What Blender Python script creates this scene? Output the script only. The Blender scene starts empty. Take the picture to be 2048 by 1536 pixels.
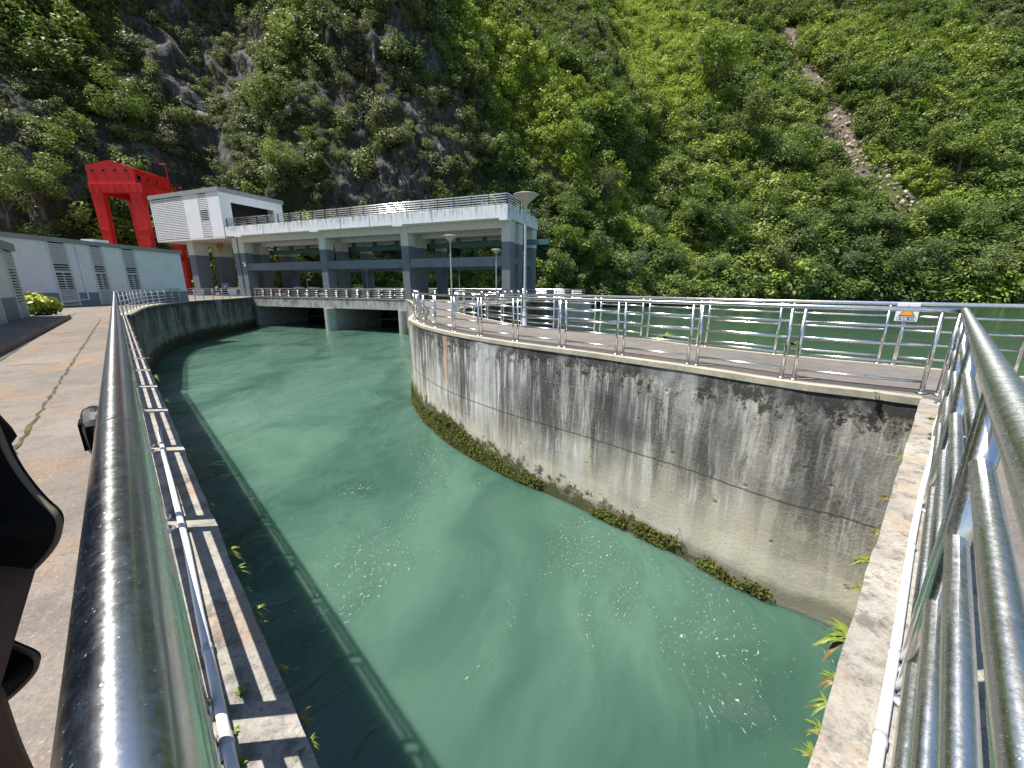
import bpy, math, random
import numpy as np
from mathutils import Vector, Matrix
random.seed(7); rng = np.random.default_rng(11)
R = math.radians
SC = bpy.context.scene; COL = SC.collection

# ---------------------------------------------------------------- camera, sky, sun, exposure
F, YH, ROLL, H = 772.0, 573.5, 0.003, 1.45          # focal length in photo pixels, horizon row, roll, eye height
PITCH = math.atan((768 - YH) / F)
_c, _s = math.cos(PITCH), math.sin(PITCH)
_up0 = np.array([0, _s, _c]); FW = np.array([0, _c, -_s]); _rt0 = np.array([1.0, 0, 0])
RT = math.cos(ROLL) * _rt0 + math.sin(ROLL) * _up0
UP = -math.sin(ROLL) * _rt0 + math.cos(ROLL) * _up0
cam = bpy.data.cameras.new("camera"); camo = bpy.data.objects.new("camera", cam); COL.objects.link(camo)
cam.sensor_width = 36; cam.lens = F / 2048 * 36; cam.clip_start = 0.02; cam.clip_end = 4000
m = Matrix.Identity(4)
for i in range(3):
    m[i][0] = RT[i]; m[i][1] = UP[i]; m[i][2] = -FW[i]
m[2][3] = H
camo.matrix_world = m
SC.camera = camo

SUN_EL, SUN_AZ = 66.5, 186.0      # azimuth: direction TO the sun, degrees from +X counter-clockwise
sd = Vector((math.cos(R(SUN_EL)) * math.cos(R(SUN_AZ)), math.cos(R(SUN_EL)) * math.sin(R(SUN_AZ)), math.sin(R(SUN_EL))))
sun = bpy.data.lights.new("sun", 'SUN'); sun.energy = 5.0; sun.angle = R(0.53); sun.color = (1.0, 0.96, 0.89)
suno = bpy.data.objects.new("sun", sun); COL.objects.link(suno)
suno.rotation_euler = (-sd).to_track_quat('-Z', 'Y').to_euler()
W = bpy.data.worlds.new("World"); SC.world = W; W.use_nodes = True
wn = W.node_tree; sky = wn.nodes.new('ShaderNodeTexSky'); sky.sky_type = 'NISHITA'; sky.sun_disc = False
sky.sun_elevation = R(SUN_EL); sky.sun_rotation = R(90 - SUN_AZ)
sky.altitude = 900; sky.dust_density = 0.8
bg = wn.nodes['Background']; bg.inputs['Strength'].default_value = 0.115
wn.links.new(sky.outputs[0], bg.inputs['Color'])
SC.view_settings.view_transform = 'Standard'; SC.view_settings.look = 'None'
SC.view_settings.exposure = 0.70; SC.view_settings.gamma = 1
SC.render.engine = 'CYCLES'
SC.cycles.max_bounces = 6; SC.cycles.diffuse_bounces = 3; SC.cycles.glossy_bounces = 4
SC.cycles.transmission_bounces = 2; SC.cycles.caustics_reflective = False; SC.cycles.caustics_refractive = False
SC.cycles.use_denoising = True
SC.cycles.sample_clamp_indirect = 4

# ---------------------------------------------------------------- measuring helpers (photo pixel -> point on a plane)
O = np.array([0, 0, H])
def ray(x, y): return (x - 1024) * RT - (y - 768) * UP + F * FW
def G(x, y, z=0.0):
    d = ray(x, y); return O + d * ((z - H) / d[2])
def onplane(x, y, P, n):
    d = ray(x, y); n = np.array(n, float); return O + d * (np.dot(np.array(P) - O, n) / np.dot(d, n))
def above(x, y, px, py):
    d = ray(x, y); return H + d[2] * math.hypot(px, py) / math.hypot(d[0], d[1])
def proj(P):
    v = np.asarray(P, float) - O
    a, b, c = v @ RT, v @ UP, v @ FW
    return 1024 + F * a / c, 768 - F * b / c

# ---------------------------------------------------------------- noise for geometry
def _hash(ix, iy, iz, seed):
    h = (ix * 374761393 + iy * 668265263 + iz * 2147483647 + seed * 1274126177) & 0xffffffff
    h = ((h ^ (h >> 13)) * 1274126177) & 0xffffffff
    return ((h ^ (h >> 16)) & 0xffff) / 65535.0
def vnoise(P, seed=0):
    P = np.asarray(P, float); f = np.floor(P).astype(np.int64); t = P - f; t = t * t * (3 - 2 * t)
    r = 0
    for dx in (0, 1):
        for dy in (0, 1):
            for dz in (0, 1):
                w = (t[..., 0] if dx else 1 - t[..., 0]) * (t[..., 1] if dy else 1 - t[..., 1]) * (t[..., 2] if dz else 1 - t[..., 2])
                r = r + w * _hash(f[..., 0] + dx, f[..., 1] + dy, f[..., 2] + dz, seed)
    return r
def fbm(P, sc, oct=4, seed=0, ridged=False):
    P = np.asarray(P, float) * sc; a, r, tot = 1.0, 0, 0
    for o in range(oct):
        n = vnoise(P, seed + o)
        if ridged: n = 1 - abs(2 * n - 1)
        r = r + a * n; tot += a; a *= 0.5; P = P * 2.03 + 17.1
    return r / tot

# ---------------------------------------------------------------- mesh helpers
class MB:
    def __init__(s): s.v, s.f, s.uv = [], [], []
    def quad(s, a, b, c, d, uv=None):
        n = len(s.v); s.v += [tuple(a), tuple(b), tuple(c), tuple(d)]; s.f.append((n, n+1, n+2, n+3)); s.uv.append(uv)
    def poly(s, pts):
        n = len(s.v); s.v += [tuple(p) for p in pts]; s.f.append(tuple(range(n, n+len(pts)))); s.uv.append(None)
    def hexa(s, p):      # 8 corners: bottom 0-3 ccw, top 4-7
        n = len(s.v); s.v += [tuple(q) for q in p]
        for f in ((3,2,1,0),(4,5,6,7),(0,1,5,4),(1,2,6,5),(2,3,7,6),(3,0,4,7)):
            s.f.append(tuple(n+i for i in f)); s.uv.append(None)
        return s
    def box(s, x0, x1, y0, y1, z0, z1, fr=None):
        fr = fr or (lambda a, b, c: (a, b, c))
        return s.hexa([fr(*q) for q in ((x0,y0,z0),(x1,y0,z0),(x1,y1,z0),(x0,y1,z0),(x0,y0,z1),(x1,y0,z1),(x1,y1,z1),(x0,y1,z1))])
    def prism(s, pts, z0, z1, bottom=True):
        n = len(s.v); k = len(pts)
        s.v += [(p[0], p[1], z0) for p in pts] + [(p[0], p[1], z1) for p in pts]
        s.f.append(tuple(range(n+k, n+2*k))); s.uv.append(None)
        if bottom: s.f.append(tuple(range(n+k-1, n-1, -1))); s.uv.append(None)
        for i in range(k):
            j = (i+1) % k; s.f.append((n+i, n+j, n+k+j, n+k+i)); s.uv.append(None)
        return s
    def tube(s, path, r, seg=12, cap=True, closed=False):
        path = [Vector(p) for p in path]; k = len(path); rs = r if isinstance(r, (list, tuple)) else [r]*k
        n0 = len(s.v); ref = None
        for i, p in enumerate(path):
            if closed: t = path[(i+1) % k] - path[i-1]
            else: t = path[min(i+1, k-1)] - path[max(i-1, 0)]
            t.normalize()
            if ref is None:
                ref = Vector((0, 0, 1)) if abs(t.z) < 0.9 else Vector((1, 0, 0))
            a = t.cross(ref).normalized(); b = a.cross(t).normalized(); ref = b
            for j in range(seg):
                q = 2*math.pi*j/seg; s.v.append(tuple(p + (a*math.cos(q) + b*math.sin(q)) * rs[i]))
        for i in range(k if closed else k-1):
            for j in range(seg):
                a0 = n0+i*seg+j; a1 = n0+i*seg+(j+1) % seg; i2 = (i+1) % k
                s.f.append((a0, n0+i2*seg+j, n0+i2*seg+(j+1) % seg, a1)); s.uv.append(None)
        if cap and not closed:
            s.f.append(tuple(n0+j for j in range(seg))); s.uv.append(None)
            s.f.append(tuple(n0+(k-1)*seg+j for j in range(seg-1, -1, -1))); s.uv.append(None)
        return s
    def lathe(s, prof, c=(0,0,0), seg=20):
        n0 = len(s.v); k = len(prof)
        for r, z in prof:
            for j in range(seg):
                q = 2*math.pi*j/seg; s.v.append((c[0]+r*math.cos(q), c[1]+r*math.sin(q), c[2]+z))
        for i in range(k-1):
            for j in range(seg):
                s.f.append((n0+i*seg+j, n0+i*seg+(j+1) % seg, n0+(i+1)*seg+(j+1) % seg, n0+(i+1)*seg+j)); s.uv.append(None)
        return s
    def build(s, name, mat=None, parent=None, smooth=False, bevel=0, loc=None, auto=None):
        me = bpy.data.meshes.new(name); me.from_pydata(s.v, [], s.f); me.update()
        if any(u is not None for u in s.uv):
            l = me.uv_layers.new(name='UVMap'); i = 0
            for f, u in zip(s.f, s.uv):
                for k in range(len(f)):
                    l.data[i].uv = u[k] if u is not None else (0, 0)
                    i += 1
        if smooth: me.polygons.foreach_set('use_smooth', [True]*len(me.polygons))
        o = bpy.data.objects.new(name, me); COL.objects.link(o)
        if mat: me.materials.append(mat)
        if parent is not None: o.parent = parent
        if loc is not None: o.location = loc
        if auto:
            md = o.modifiers.new('sm', 'NODES') if False else None
        if bevel:
            b = o.modifiers.new('bevel', 'BEVEL'); b.width = bevel; b.segments = 2; b.limit_method = 'ANGLE'
        return o
def tag(o, label=None, cat=None, group=None, kind=None):
    for k, v in (('label', label), ('category', cat), ('group', group), ('kind', kind)):
        if v: o[k] = v
    return o
def empty(name, loc=(0,0,0), rz=0, label=None, cat=None, group=None):
    o = bpy.data.objects.new(name, None); COL.objects.link(o); o.location = loc; o.rotation_euler = (0, 0, rz)
    o.empty_display_size = 0.2
    return tag(o, label, cat, group)
def kids(o, table): return table.get(o, [])
def copy_tree(o, loc=None, rz=None, scale=None, label=None, group=None):
    r = o.copy(); COL.objects.link(r)
    if loc is not None: r.location = loc
    if rz is not None: r.rotation_euler = (0, 0, rz)
    if scale is not None: r.scale = scale
    if label: r['label'] = label
    if group: r['group'] = group
    for ch in TREE.get(o.name, []):
        c = ch.copy(); COL.objects.link(c); c.parent = r
        for g in TREE.get(ch.name, []):
            d = g.copy(); COL.objects.link(d); d.parent = c
    return r
TREE = {}
def fam(root, *ch):
    TREE.setdefault(root.name, []).extend(ch); return root

# ---------------------------------------------------------------- materials
class NT:
    def __init__(s, name):
        s.m = bpy.data.materials.new(name); s.m.use_nodes = True; s.t = s.m.node_tree
        s.b = s.t.nodes['Principled BSDF']; s.out = s.t.nodes['Material Output']
    def n(s, typ, **kw):
        n = s.t.nodes.new(typ)
        for k, v in kw.items(): setattr(n, k, v)
        return n
    def put(s, sock, v):
        if v is None: return
        if isinstance(v, bpy.types.NodeSocket): s.t.links.new(v, sock)
        elif isinstance(v, (tuple, list)) and len(v) == 3 and len(sock.default_value) == 4: sock.default_value = (*v, 1)
        else: sock.default_value = v
    def geo(s): return s.n('ShaderNodeNewGeometry').outputs['Position']
    def obj(s): return s.n('ShaderNodeTexCoord').outputs['Object']
    def uv(s): return s.n('ShaderNodeTexCoord').outputs['UV']
    def map(s, v, sc=(1,1,1), loc=(0,0,0), rot=(0,0,0)):
        n = s.n('ShaderNodeMapping'); s.put(n.inputs['Vector'], v); n.inputs['Scale'].default_value = sc
        n.inputs['Location'].default_value = loc; n.inputs['Rotation'].default_value = rot; return n.outputs[0]
    def noise(s, v, sc, det=4, ro=0.6, dist=0.0, col=False):
        n = s.n('ShaderNodeTexNoise'); s.put(n.inputs['Vector'], v); n.inputs['Scale'].default_value = sc
        n.inputs['Detail'].default_value = det; n.inputs['Roughness'].default_value = ro; n.inputs['Distortion'].default_value = dist
        return n.outputs['Color' if col else 'Fac']
    def vor(s, v, sc, feat='F1', out='Distance', rnd=1.0):
        n = s.n('ShaderNodeTexVoronoi', feature=feat); s.put(n.inputs['Vector'], v); n.inputs['Scale'].default_value = sc
        n.inputs['Randomness'].default_value = rnd; return n.outputs[out]
    def ramp(s, f, st, interp='LINEAR'):
        n = s.n('ShaderNodeValToRGB'); n.color_ramp.interpolation = interp; e = n.color_ramp.elements
        while len(e) < len(st): e.new(0.5)
        for i, (p, c) in enumerate(st):
            e[i].position = p; e[i].color = (*c, 1) if isinstance(c, tuple) else (c, c, c, 1)
        s.put(n.inputs[0], f); return n.outputs[0]
    def mix(s, f, a, b, mode='MIX'):
        n = s.n('ShaderNodeMix', data_type='RGBA', blend_type=mode); s.put(n.inputs[0], f); s.put(n.inputs[6], a); s.put(n.inputs[7], b); return n.outputs[2]
    def math(s, op, a, b=None, c=None, clamp=False):
        n = s.n('ShaderNodeMath', operation=op, use_clamp=clamp); s.put(n.inputs[0], a); s.put(n.inputs[1], b); s.put(n.inputs[2], c); return n.outputs[0]
    def sep(s, v):
        n = s.n('ShaderNodeSeparateXYZ'); s.put(n.inputs[0], v); return n.outputs
    def comb(s, x, y, z):
        n = s.n('ShaderNodeCombineXYZ'); s.put(n.inputs[0], x); s.put(n.inputs[1], y); s.put(n.inputs[2], z); return n.outputs[0]
    def rng(s, v, a, b, c=0.0, d=1.0, smooth=True):
        n = s.n('ShaderNodeMapRange', interpolation_type='SMOOTHSTEP' if smooth else 'LINEAR'); s.put(n.inputs[0], v)
        for i, q in enumerate((a, b, c, d)): s.put(n.inputs[i+1], q)
        return n.outputs[0]
    def attr(s, name, typ='GEOMETRY', out='Fac'):
        n = s.n('ShaderNodeAttribute', attribute_name=name, attribute_type=typ); return n.outputs[out]
    def bump(s, h, st=0.5, dist=0.02, nrm=None):
        n = s.n('ShaderNodeBump'); s.put(n.inputs['Height'], h); n.inputs['Strength'].default_value = st
        n.inputs['Distance'].default_value = dist; s.put(n.inputs['Normal'], nrm); return n.outputs[0]
    def fin(s, col=None, rough=None, metal=None, nrm=None, spec=None):
        s.put(s.b.inputs['Base Color'], col); s.put(s.b.inputs['Roughness'], rough); s.put(s.b.inputs['Metallic'], metal)
        s.put(s.b.inputs['Normal'], nrm); s.put(s.b.inputs['Specular IOR Level'], spec); return s.m
M = {}
def plain(name, col, rough=0.6, metal=0.0, var=0.12, sc=6, bump=0.0, dirt=0.0):
    t = NT(name); p = t.obj() if False else t.geo(); n = t.noise(p, sc, 5, 0.65)
    c = t.mix(t.ramp(n, [(0.3, 0.0), (0.7, 1.0)]), tuple(x*(1-var) for x in col), tuple(min(1, x*(1+var)) for x in col))
    if dirt:
        d = t.noise(t.map(p, (1.7, 1.7, 0.35)), 3, 6, 0.7)
        c = t.mix(t.math('MULTIPLY', t.ramp(d, [(0.52, 0.0), (0.72, 1.0)]), dirt), c, tuple(x*0.35 for x in col))
    nr = t.bump(t.noise(p, sc*9, 4, 0.7), bump, 0.01) if bump else None
    M[name] = t.fin(c, t.rng(n, 0.2, 0.8, max(0.02, rough-0.06), rough+0.06), metal, nr)
    return M[name]

def concrete_wall(name, wet=False, shade_dark=1.0):
    t = NT(name); uv = t.uv(); u, v, _ = t.sep(uv)
    big = t.noise(t.map(uv, (0.5, 0.5, 1)), 1.6, 5, 0.6)
    fine = t.noise(uv, 14, 6, 0.75)
    grain = t.noise(uv, 90, 4, 0.7)
    base = t.mix(t.ramp(big, [(0.32, 0.0), (0.66, 1.0)]), (0.38, 0.37, 0.355), (0.64, 0.61, 0.56))
    base = t.mix(t.ramp(fine, [(0.3, 0.0), (0.7, 1.0)]), base, (0.30, 0.29, 0.27), 'OVERLAY')
    # warm buff band in the lower half
    warm = t.math('MULTIPLY', t.rng(v, -1.6, -2.6), t.ramp(t.noise(t.map(uv, (0.6, 0.9, 1)), 1.1, 4, 0.6), [(0.32, 0.0), (0.52, 1.0)]))
    base = t.mix(t.math('MULTIPLY', warm, 0.85), base, (0.56, 0.50, 0.40))
    # run-down streaks: long in v, narrow in u
    wob = t.noise(t.map(uv, (1, 0.5, 1)), 1.5, 2, 0.5)
    uw = t.comb(t.math('ADD', u, t.math('MULTIPLY', wob, 0.12)), t.math('MULTIPLY', v, 0.055), 0.0)
    s1 = t.noise(uw, 3.2, 5, 0.75); s2 = t.noise(t.map(uw, loc=(7, 3, 0)), 5.0, 6, 0.8); s3 = t.noise(t.map(uw, loc=(3, 9, 0)), 1.0, 3, 0.6)
    fade = t.rng(t.math('ADD', v, t.math('MULTIPLY', t.noise(t.map(uv, (1, 0.05, 1)), 2.6, 3, 0.7), 3.6)), -1.8, 0.6)
    leftw = t.rng(u, 8.0, 3.0, 0.62, 1.0)
    dk = t.math('MULTIPLY', t.math('MULTIPLY', t.ramp(s1, [(0.43, 0.0), (0.50, 1.0)]), fade), t.rng(s3, 0.25, 0.5))
    brk = t.ramp(t.noise(uv, 22, 5, 0.8), [(0.36, 0.0), (0.60, 1.0)])
    dk = t.math('MULTIPLY', t.math('MULTIPLY', dk, t.rng(u, 1.0, 7.0, 0.55, 1.0)), t.rng(brk, 0.0, 1.0, 0.55, 1.0))
    base = t.mix(t.math('MULTIPLY', dk, 0.92), base, (0.036, 0.034, 0.034))
    s4 = t.noise(t.comb(t.math('ADD', u, t.math('MULTIPLY', wob, 0.5)), t.math('MULTIPLY', v, 0.16), 4.0), 1.5, 5, 0.72)
    dk2 = t.math('MULTIPLY', t.ramp(s4, [(0.50, 0.0), (0.58, 1.0)]), t.math('MULTIPLY', t.rng(brk, 0.0, 1.0, 0.35, 1.0), t.rng(v, -3.5, -1.6)))
    base = t.mix(t.math('MULTIPLY', dk2, 0.85), base, (0.060, 0.054, 0.048))
    wh = t.math('MULTIPLY', t.ramp(s2, [(0.52, 0.0), (0.60, 1.0)]), t.rng(v, -3.9, -2.2))
    base = t.mix(t.math('MULTIPLY', t.math('MULTIPLY', wh, t.rng(u, 1.0, 7.0, 0.45, 1.0)), 0.9), base, (0.70, 0.69, 0.69))
    # dark blotches of lichen hanging under the coping
    bl = t.noise(t.map(uv, (1.0, 0.75, 1)), 3.1, 6, 0.8)
    top = t.rng(v, -1.1, -0.15)
    lm = t.math('MULTIPLY', t.ramp(t.math('ADD', bl, t.math('MULTIPLY', top, 0.14)), [(0.60, 0.0), (0.66, 1.0)]), t.rng(v, -1.3, -0.5))
    base = t.mix(t.math('MULTIPLY', lm, 0.92), base, (0.022, 0.018, 0.012))
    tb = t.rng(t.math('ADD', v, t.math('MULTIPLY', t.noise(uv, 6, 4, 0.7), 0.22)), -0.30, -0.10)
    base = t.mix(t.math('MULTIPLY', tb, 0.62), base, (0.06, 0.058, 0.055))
    # board marks of the formwork
    br = t.n('ShaderNodeTexBrick'); br.offset = 0.0; t.put(br.inputs['Vector'], t.math('ADD', 0, 0) and uv)
    br.inputs['Scale'].default_value = 1.0; br.inputs['Mortar Size'].default_value = 0.009; br.inputs['Mortar Smooth'].default_value = 0.6
    br.inputs['Brick Width'].default_value = 1.15; br.inputs['Row Height'].default_value = 0.44
    br.inputs['Color1'].default_value = (0.40, 0.40, 0.40, 1); br.inputs['Color2'].default_value = (0.62, 0.62, 0.62, 1); br.inputs['Mortar'].default_value = (0.5, 0.5, 0.5, 1)
    line = t.math('MULTIPLY', br.outputs['Fac'], t.ramp(t.noise(uv, 2.3, 3, 0.7), [(0.36, 0.0), (0.52, 1.0)]))
    base = t.mix(0.50, base, br.outputs['Color'], 'OVERLAY')
    line = t.math('MULTIPLY', line, t.rng(t.noise(t.map(uv, (0.4, 2.2, 1)), 1.7, 4, 0.7), 0.42, 0.62, 0.05, 1.0))
    base = t.mix(t.math('MULTIPLY', line, 0.42), base, (0.56, 0.55, 0.52))
    zone_ = t.noise(t.map(uv, (1, 0.35, 1), (5, 2, 0)), 0.55, 3, 0.6)
    base = t.mix(t.math('MULTIPLY', t.ramp(zone_, [(0.52, 0.0), (0.62, 1.0)]), t.rng(v, -3.3, -1.4, 0.0, 0.72)), base, (0.050, 0.047, 0.045))
    base = t.mix(t.math('MULTIPLY', t.ramp(zone_, [(0.38, 1.0), (0.48, 0.0)]), 0.42), base, (0.78, 0.77, 0.75))
    # one long construction joint
    jn = t.math('ABSOLUTE', t.math('SUBTRACT', t.math('ADD', v, t.math('MULTIPLY', t.noise(uv, 3, 3), 0.05)), -2.02))
    base = t.mix(t.math('MULTIPLY', t.rng(jn, 0.028, 0.006), 0.75), base, (0.05, 0.045, 0.04))
    # vertical expansion joint with a rusty-pink run
    pk = t.math('MULTIPLY', t.rng(t.math('ABSOLUTE', t.math('SUBTRACT', u, 11.2)), 0.20, 0.10), t.rng(v, -2.4, -0.9))
    base = t.mix(t.math('MULTIPLY', pk, 0.7), base, (0.52, 0.30, 0.22))
    # pocks
    pv = t.vor(t.map(uv, loc=(2, 1, 0)), 2.1); pk2 = t.rng(pv, 0.10, 0.06)
    base = t.mix(t.math('MULTIPLY', pk2, 0.45), base, (0.10, 0.09, 0.08))
    pk3 = t.ramp(t.noise(uv, 34, 3, 0.9), [(0.64, 0.0), (0.72, 1.0)])
    base = t.mix(t.math('MULTIPLY', pk3, 0.5), base, (0.05, 0.045, 0.04))
    # wet foot and moss
    foot = t.rng(t.math('ADD', v, t.math('MULTIPLY', t.noise(uv, 1.4, 5, 0.7), 0.5)), -3.25, -3.5)
    base = t.mix(t.math('MULTIPLY', foot, 0.62), base, (0.085, 0.082, 0.05))
    mlim = t.rng(u, 0.5, 12.5, -3.80, -2.75, False)
    ms = t.math('ADD', t.math('SUBTRACT', mlim, v), t.math('MULTIPLY', t.math('SUBTRACT', t.noise(t.map(uv, (1, 0.8, 1)), 2.2, 7, 0.78), 0.5), 2.6))
    moss = t.math('MULTIPLY', t.rng(ms, 0.10, 0.32), t.rng(u, 0.8, 3))
    mc = t.mix(t.ramp(t.noise(uv, 9, 5, 0.8), [(0.4, 0.0), (0.65, 1.0)]), (0.028, 0.024, 0.008), (0.13, 0.135, 0.018))
    base = t.mix(t.math('MULTIPLY', moss, 0.93), base, mc)
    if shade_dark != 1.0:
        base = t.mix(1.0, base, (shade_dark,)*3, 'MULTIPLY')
    h = t.math('ADD', t.math('MULTIPLY', fine, 0.5), t.math('MULTIPLY', grain, 0.25))
    h = t.math('ADD', h, t.math('MULTIPLY', pk2, -0.5)); h = t.math('ADD', h, t.math('MULTIPLY', line, 0.15))
    h = t.math('ADD', h, t.math('MULTIPLY', t.math('MULTIPLY', moss, t.noise(uv, 24, 5, 0.8)), 2.2))
    M[name] = t.fin(base, t.rng(foot, 0, 1, 0.88, 0.55), 0.0, t.bump(h, 0.75, 0.03))
    return M[name]

def deck_mat(name, a, b, stain=(0.30, 0.17, 0.08), stainamt=0.5, sc=1.0, grime=0.0):
    t = NT(name); p = t.geo()
    big = t.noise(p, 0.45*sc, 5, 0.65); mid = t.noise(p, 3*sc, 6, 0.7); gr = t.noise(p, 60, 5, 0.75); sp = t.vor(p, 95)
    c = t.mix(t.ramp(big, [(0.35, 0.0), (0.65, 1.0)]), a, b)
    c = t.mix(t.math('MULTIPLY', t.ramp(mid, [(0.45, 0.0), (0.72, 1.0)]), 0.55), c, tuple(x*0.45 for x in a))
    st = t.math('MULTIPLY', t.ramp(t.noise(t.map(p, (1, 1, 1), (4, 9, 0)), 0.8*sc, 6, 0.7), [(0.50, 0.0), (0.68, 1.0)]), stainamt)
    c = t.mix(st, c, stain)
    c = t.mix(t.ramp(gr, [(0.30, 0.55), (0.50, 0.0)]), c, tuple(x*0.35 for x in a))
    c = t.mix(t.math('MULTIPLY', t.ramp(gr, [(0.58, 0.0), (0.72, 1.0)]), 0.5), c, (0.62, 0.60, 0.54))
    if grime:
        gm = t.math('MULTIPLY', t.ramp(t.noise(t.map(p, loc=(3, 1, 0)), 5.5, 7, 0.8), [(0.50, 0.0), (0.60, 1.0)]), grime)
        c = t.mix(gm, c, (0.065, 0.060, 0.052))
        c = t.mix(t.math('MULTIPLY', t.rng(t.vor(p, 17), 0.16, 0.09), 0.6*grime), c, (0.05, 0.045, 0.038))
        c = t.mix(t.ramp(t.noise(t.map(p, loc=(8, 2, 0)), 4.0, 5, 0.7), [(0.66, 0.0), (0.70, 0.8)]), c, (0.085, 0.085, 0.018))
    h = t.math('ADD', t.math('MULTIPLY', gr, 0.7), mid)
    M[name] = t.fin(c, 0.85, 0, t.bump(h, 0.6, 0.012)); return M[name]

def steel(name, tint=(0.74, 0.74, 0.73), r0=0.20, r1=0.33, axis=None, aniso=0.0):
    t = NT(name); p = t.geo(); n = t.noise(p, 7, 5, 0.7); s = t.noise(p, 160, 3, 0.8)
    sc = t.noise(t.map(p, (1, 1, 1)), 45, 6, 0.9)
    c = t.mix(t.ramp(n, [(0.5, 0.0), (0.8, 1.0)]), tint, tuple(x*0.72 for x in tint))
    spk = t.ramp(s, [(0.66, 0.0), (0.72, 1.0)])
    rr = t.math('ADD', t.rng(sc, 0.35, 0.7, r0, r1), t.math('MULTIPLY', spk, 0.35))
    if axis:
        t.b.inputs['Anisotropic'].default_value = aniso; t.put(t.b.inputs['Tangent'], t.comb(*axis))
    M[name] = t.fin(c, rr, 1.0, t.bump(t.math('ADD', s, t.math('MULTIPLY', n, 2.0)), 0.05, 0.001)); return M[name]

concrete_wall('wall_concrete'); concrete_wall('wall_shaded', shade_dark=0.42)  # second copy is darker: the shade on those walls is put into its colour
deck_mat('walk_concrete', (0.150, 0.125, 0.105), (0.245, 0.205, 0.170), stainamt=0.75)
deck_mat('coping_concrete', (0.30, 0.275, 0.24), (0.48, 0.445, 0.385), (0.36, 0.22, 0.11), 0.65, 2.2, 0.62)
deck_mat('deck_concrete', (0.150, 0.133, 0.122), (0.215, 0.190, 0.170), stainamt=0.18)
deck_mat('edge_concrete', (0.42, 0.38, 0.29), (0.56, 0.50, 0.38), (0.25, 0.22, 0.15), 0.4, 2.0)
steel('steel')
steel('steel_rail', (0.84, 0.84, 0.84), 0.19, 0.30)
steel('steel_left', (0.90, 0.90, 0.91), 0.17, 0.27, (-0.7071, 0.7071, 0), 0.85)
steel('steel_right', (0.90, 0.89, 0.87), 0.24, 0.36, (0.743, 0.669, 0), 0.8)
plain('pvc', (0.80, 0.79, 0.80), 0.35, var=0.04)
plain('pvc_ring', (0.55, 0.55, 0.56), 0.4)
plain('white_plaster', (0.74, 0.75, 0.76), 0.7, var=0.05, sc=1.2, dirt=0.18)
plain('beige_plaster', (0.62, 0.60, 0.54), 0.75, var=0.06, sc=0.7, dirt=0.25)
plain('grey_paint', (0.15, 0.175, 0.20), 0.65, var=0.14, sc=0.9, dirt=0.25)
plain('grey_band', (0.20, 0.225, 0.26), 0.7, var=0.08, sc=1.5)
plain('parapet_grey', (0.27, 0.285, 0.29), 0.7, var=0.1, sc=1.5, dirt=0.3)
plain('louver_grey', (0.50, 0.51, 0.52), 0.5, var=0.06)
plain('louver_frame', (0.62, 0.63, 0.63), 0.45, var=0.04)
plain('dark_inside', (0.012, 0.013, 0.016), 0.6)
plain('red_paint', (0.60, 0.014, 0.010), 0.45, var=0.16, sc=0.9, dirt=0.35)
plain('teal_paint', (0.05, 0.13, 0.13), 0.5, var=0.1, sc=0.8, dirt=0.2)
plain('black_cloth', (0.012, 0.012, 0.014), 0.95, var=0.3, sc=30, bump=0.6); M['black_cloth'].node_tree.nodes['Principled BSDF'].inputs['Specular IOR Level'].default_value = 0.1
plain('cloth_piping', (0.13, 0.11, 0.08), 0.7)
plain('brown_cloth', (0.13, 0.070, 0.052), 0.9, var=0.2, sc=12, bump=0.4)
plain('black_plastic', (0.012, 0.012, 0.014), 0.35)
plain('lamp_white', (0.50, 0.48, 0.43), 0.5, var=0.08)
plain('lamp_pole', (0.46, 0.48, 0.52), 0.4, var=0.06)
plain('bark', (0.10, 0.085, 0.065), 0.9, var=0.3, sc=5)
plain('gate_steel', (0.045, 0.05, 0.055), 0.6, var=0.2)
plain('sign_white', (0.80, 0.80, 0.82), 0.4, var=0.02)
plain('sign_orange', (0.85, 0.36, 0.02), 0.4, var=0.03)
plain('sign_black', (0.02, 0.02, 0.025), 0.4)
plain('sign_violet', (0.10, 0.08, 0.22), 0.4)
plain('hook_orange', (0.42, 0.16, 0.02), 0.5, var=0.2)
plain('dark_rail', (0.035, 0.032, 0.03), 0.5)
plain('moss', (0.085, 0.095, 0.014), 0.95, var=0.6, sc=4); plain('moss_dark', (0.075, 0.065, 0.022), 0.95, var=0.6, sc=4)
plain('pit_plaster', (0.36, 0.35, 0.31), 0.8, var=0.2, sc=1.0, dirt=0.5)

# white fascia with run-down dirt
def fascia(name, light=(0.80, 0.81, 0.82), dark=(0.09, 0.09, 0.09), amt=0.75, zc=9.0, span=1.3, thr=0.5):
    t = NT(name); p = t.geo(); x, y, z = t.sep(p)
    q = t.comb(t.math('ADD', x, t.math('MULTIPLY', y, 0.3)), t.math('MULTIPLY', z, 0.09), 0)
    s = t.noise(q, 4.0, 6, 0.82); b = t.noise(p, 0.7, 5, 0.7)
    k = t.math('MULTIPLY', t.ramp(s, [(thr, 0.0), (thr+0.16, 1.0)]), t.ramp(b, [(0.36, 0.15), (0.6, 1.0)]))
    f = t.rng(z, zc-span, zc, 0.25, 1.0)
    c = t.mix(t.math('MULTIPLY', t.math('MULTIPLY', k, f), amt), light, dark)
    M[name] = t.fin(c, 0.75); return M[name]
fascia('roof_fascia', zc=9.25, span=1.3, amt=0.9, thr=0.44)
fascia('bridge_fascia', (0.52, 0.50, 0.46), (0.05, 0.048, 0.045), 0.97, 0.0, 2.6, 0.38)

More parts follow.
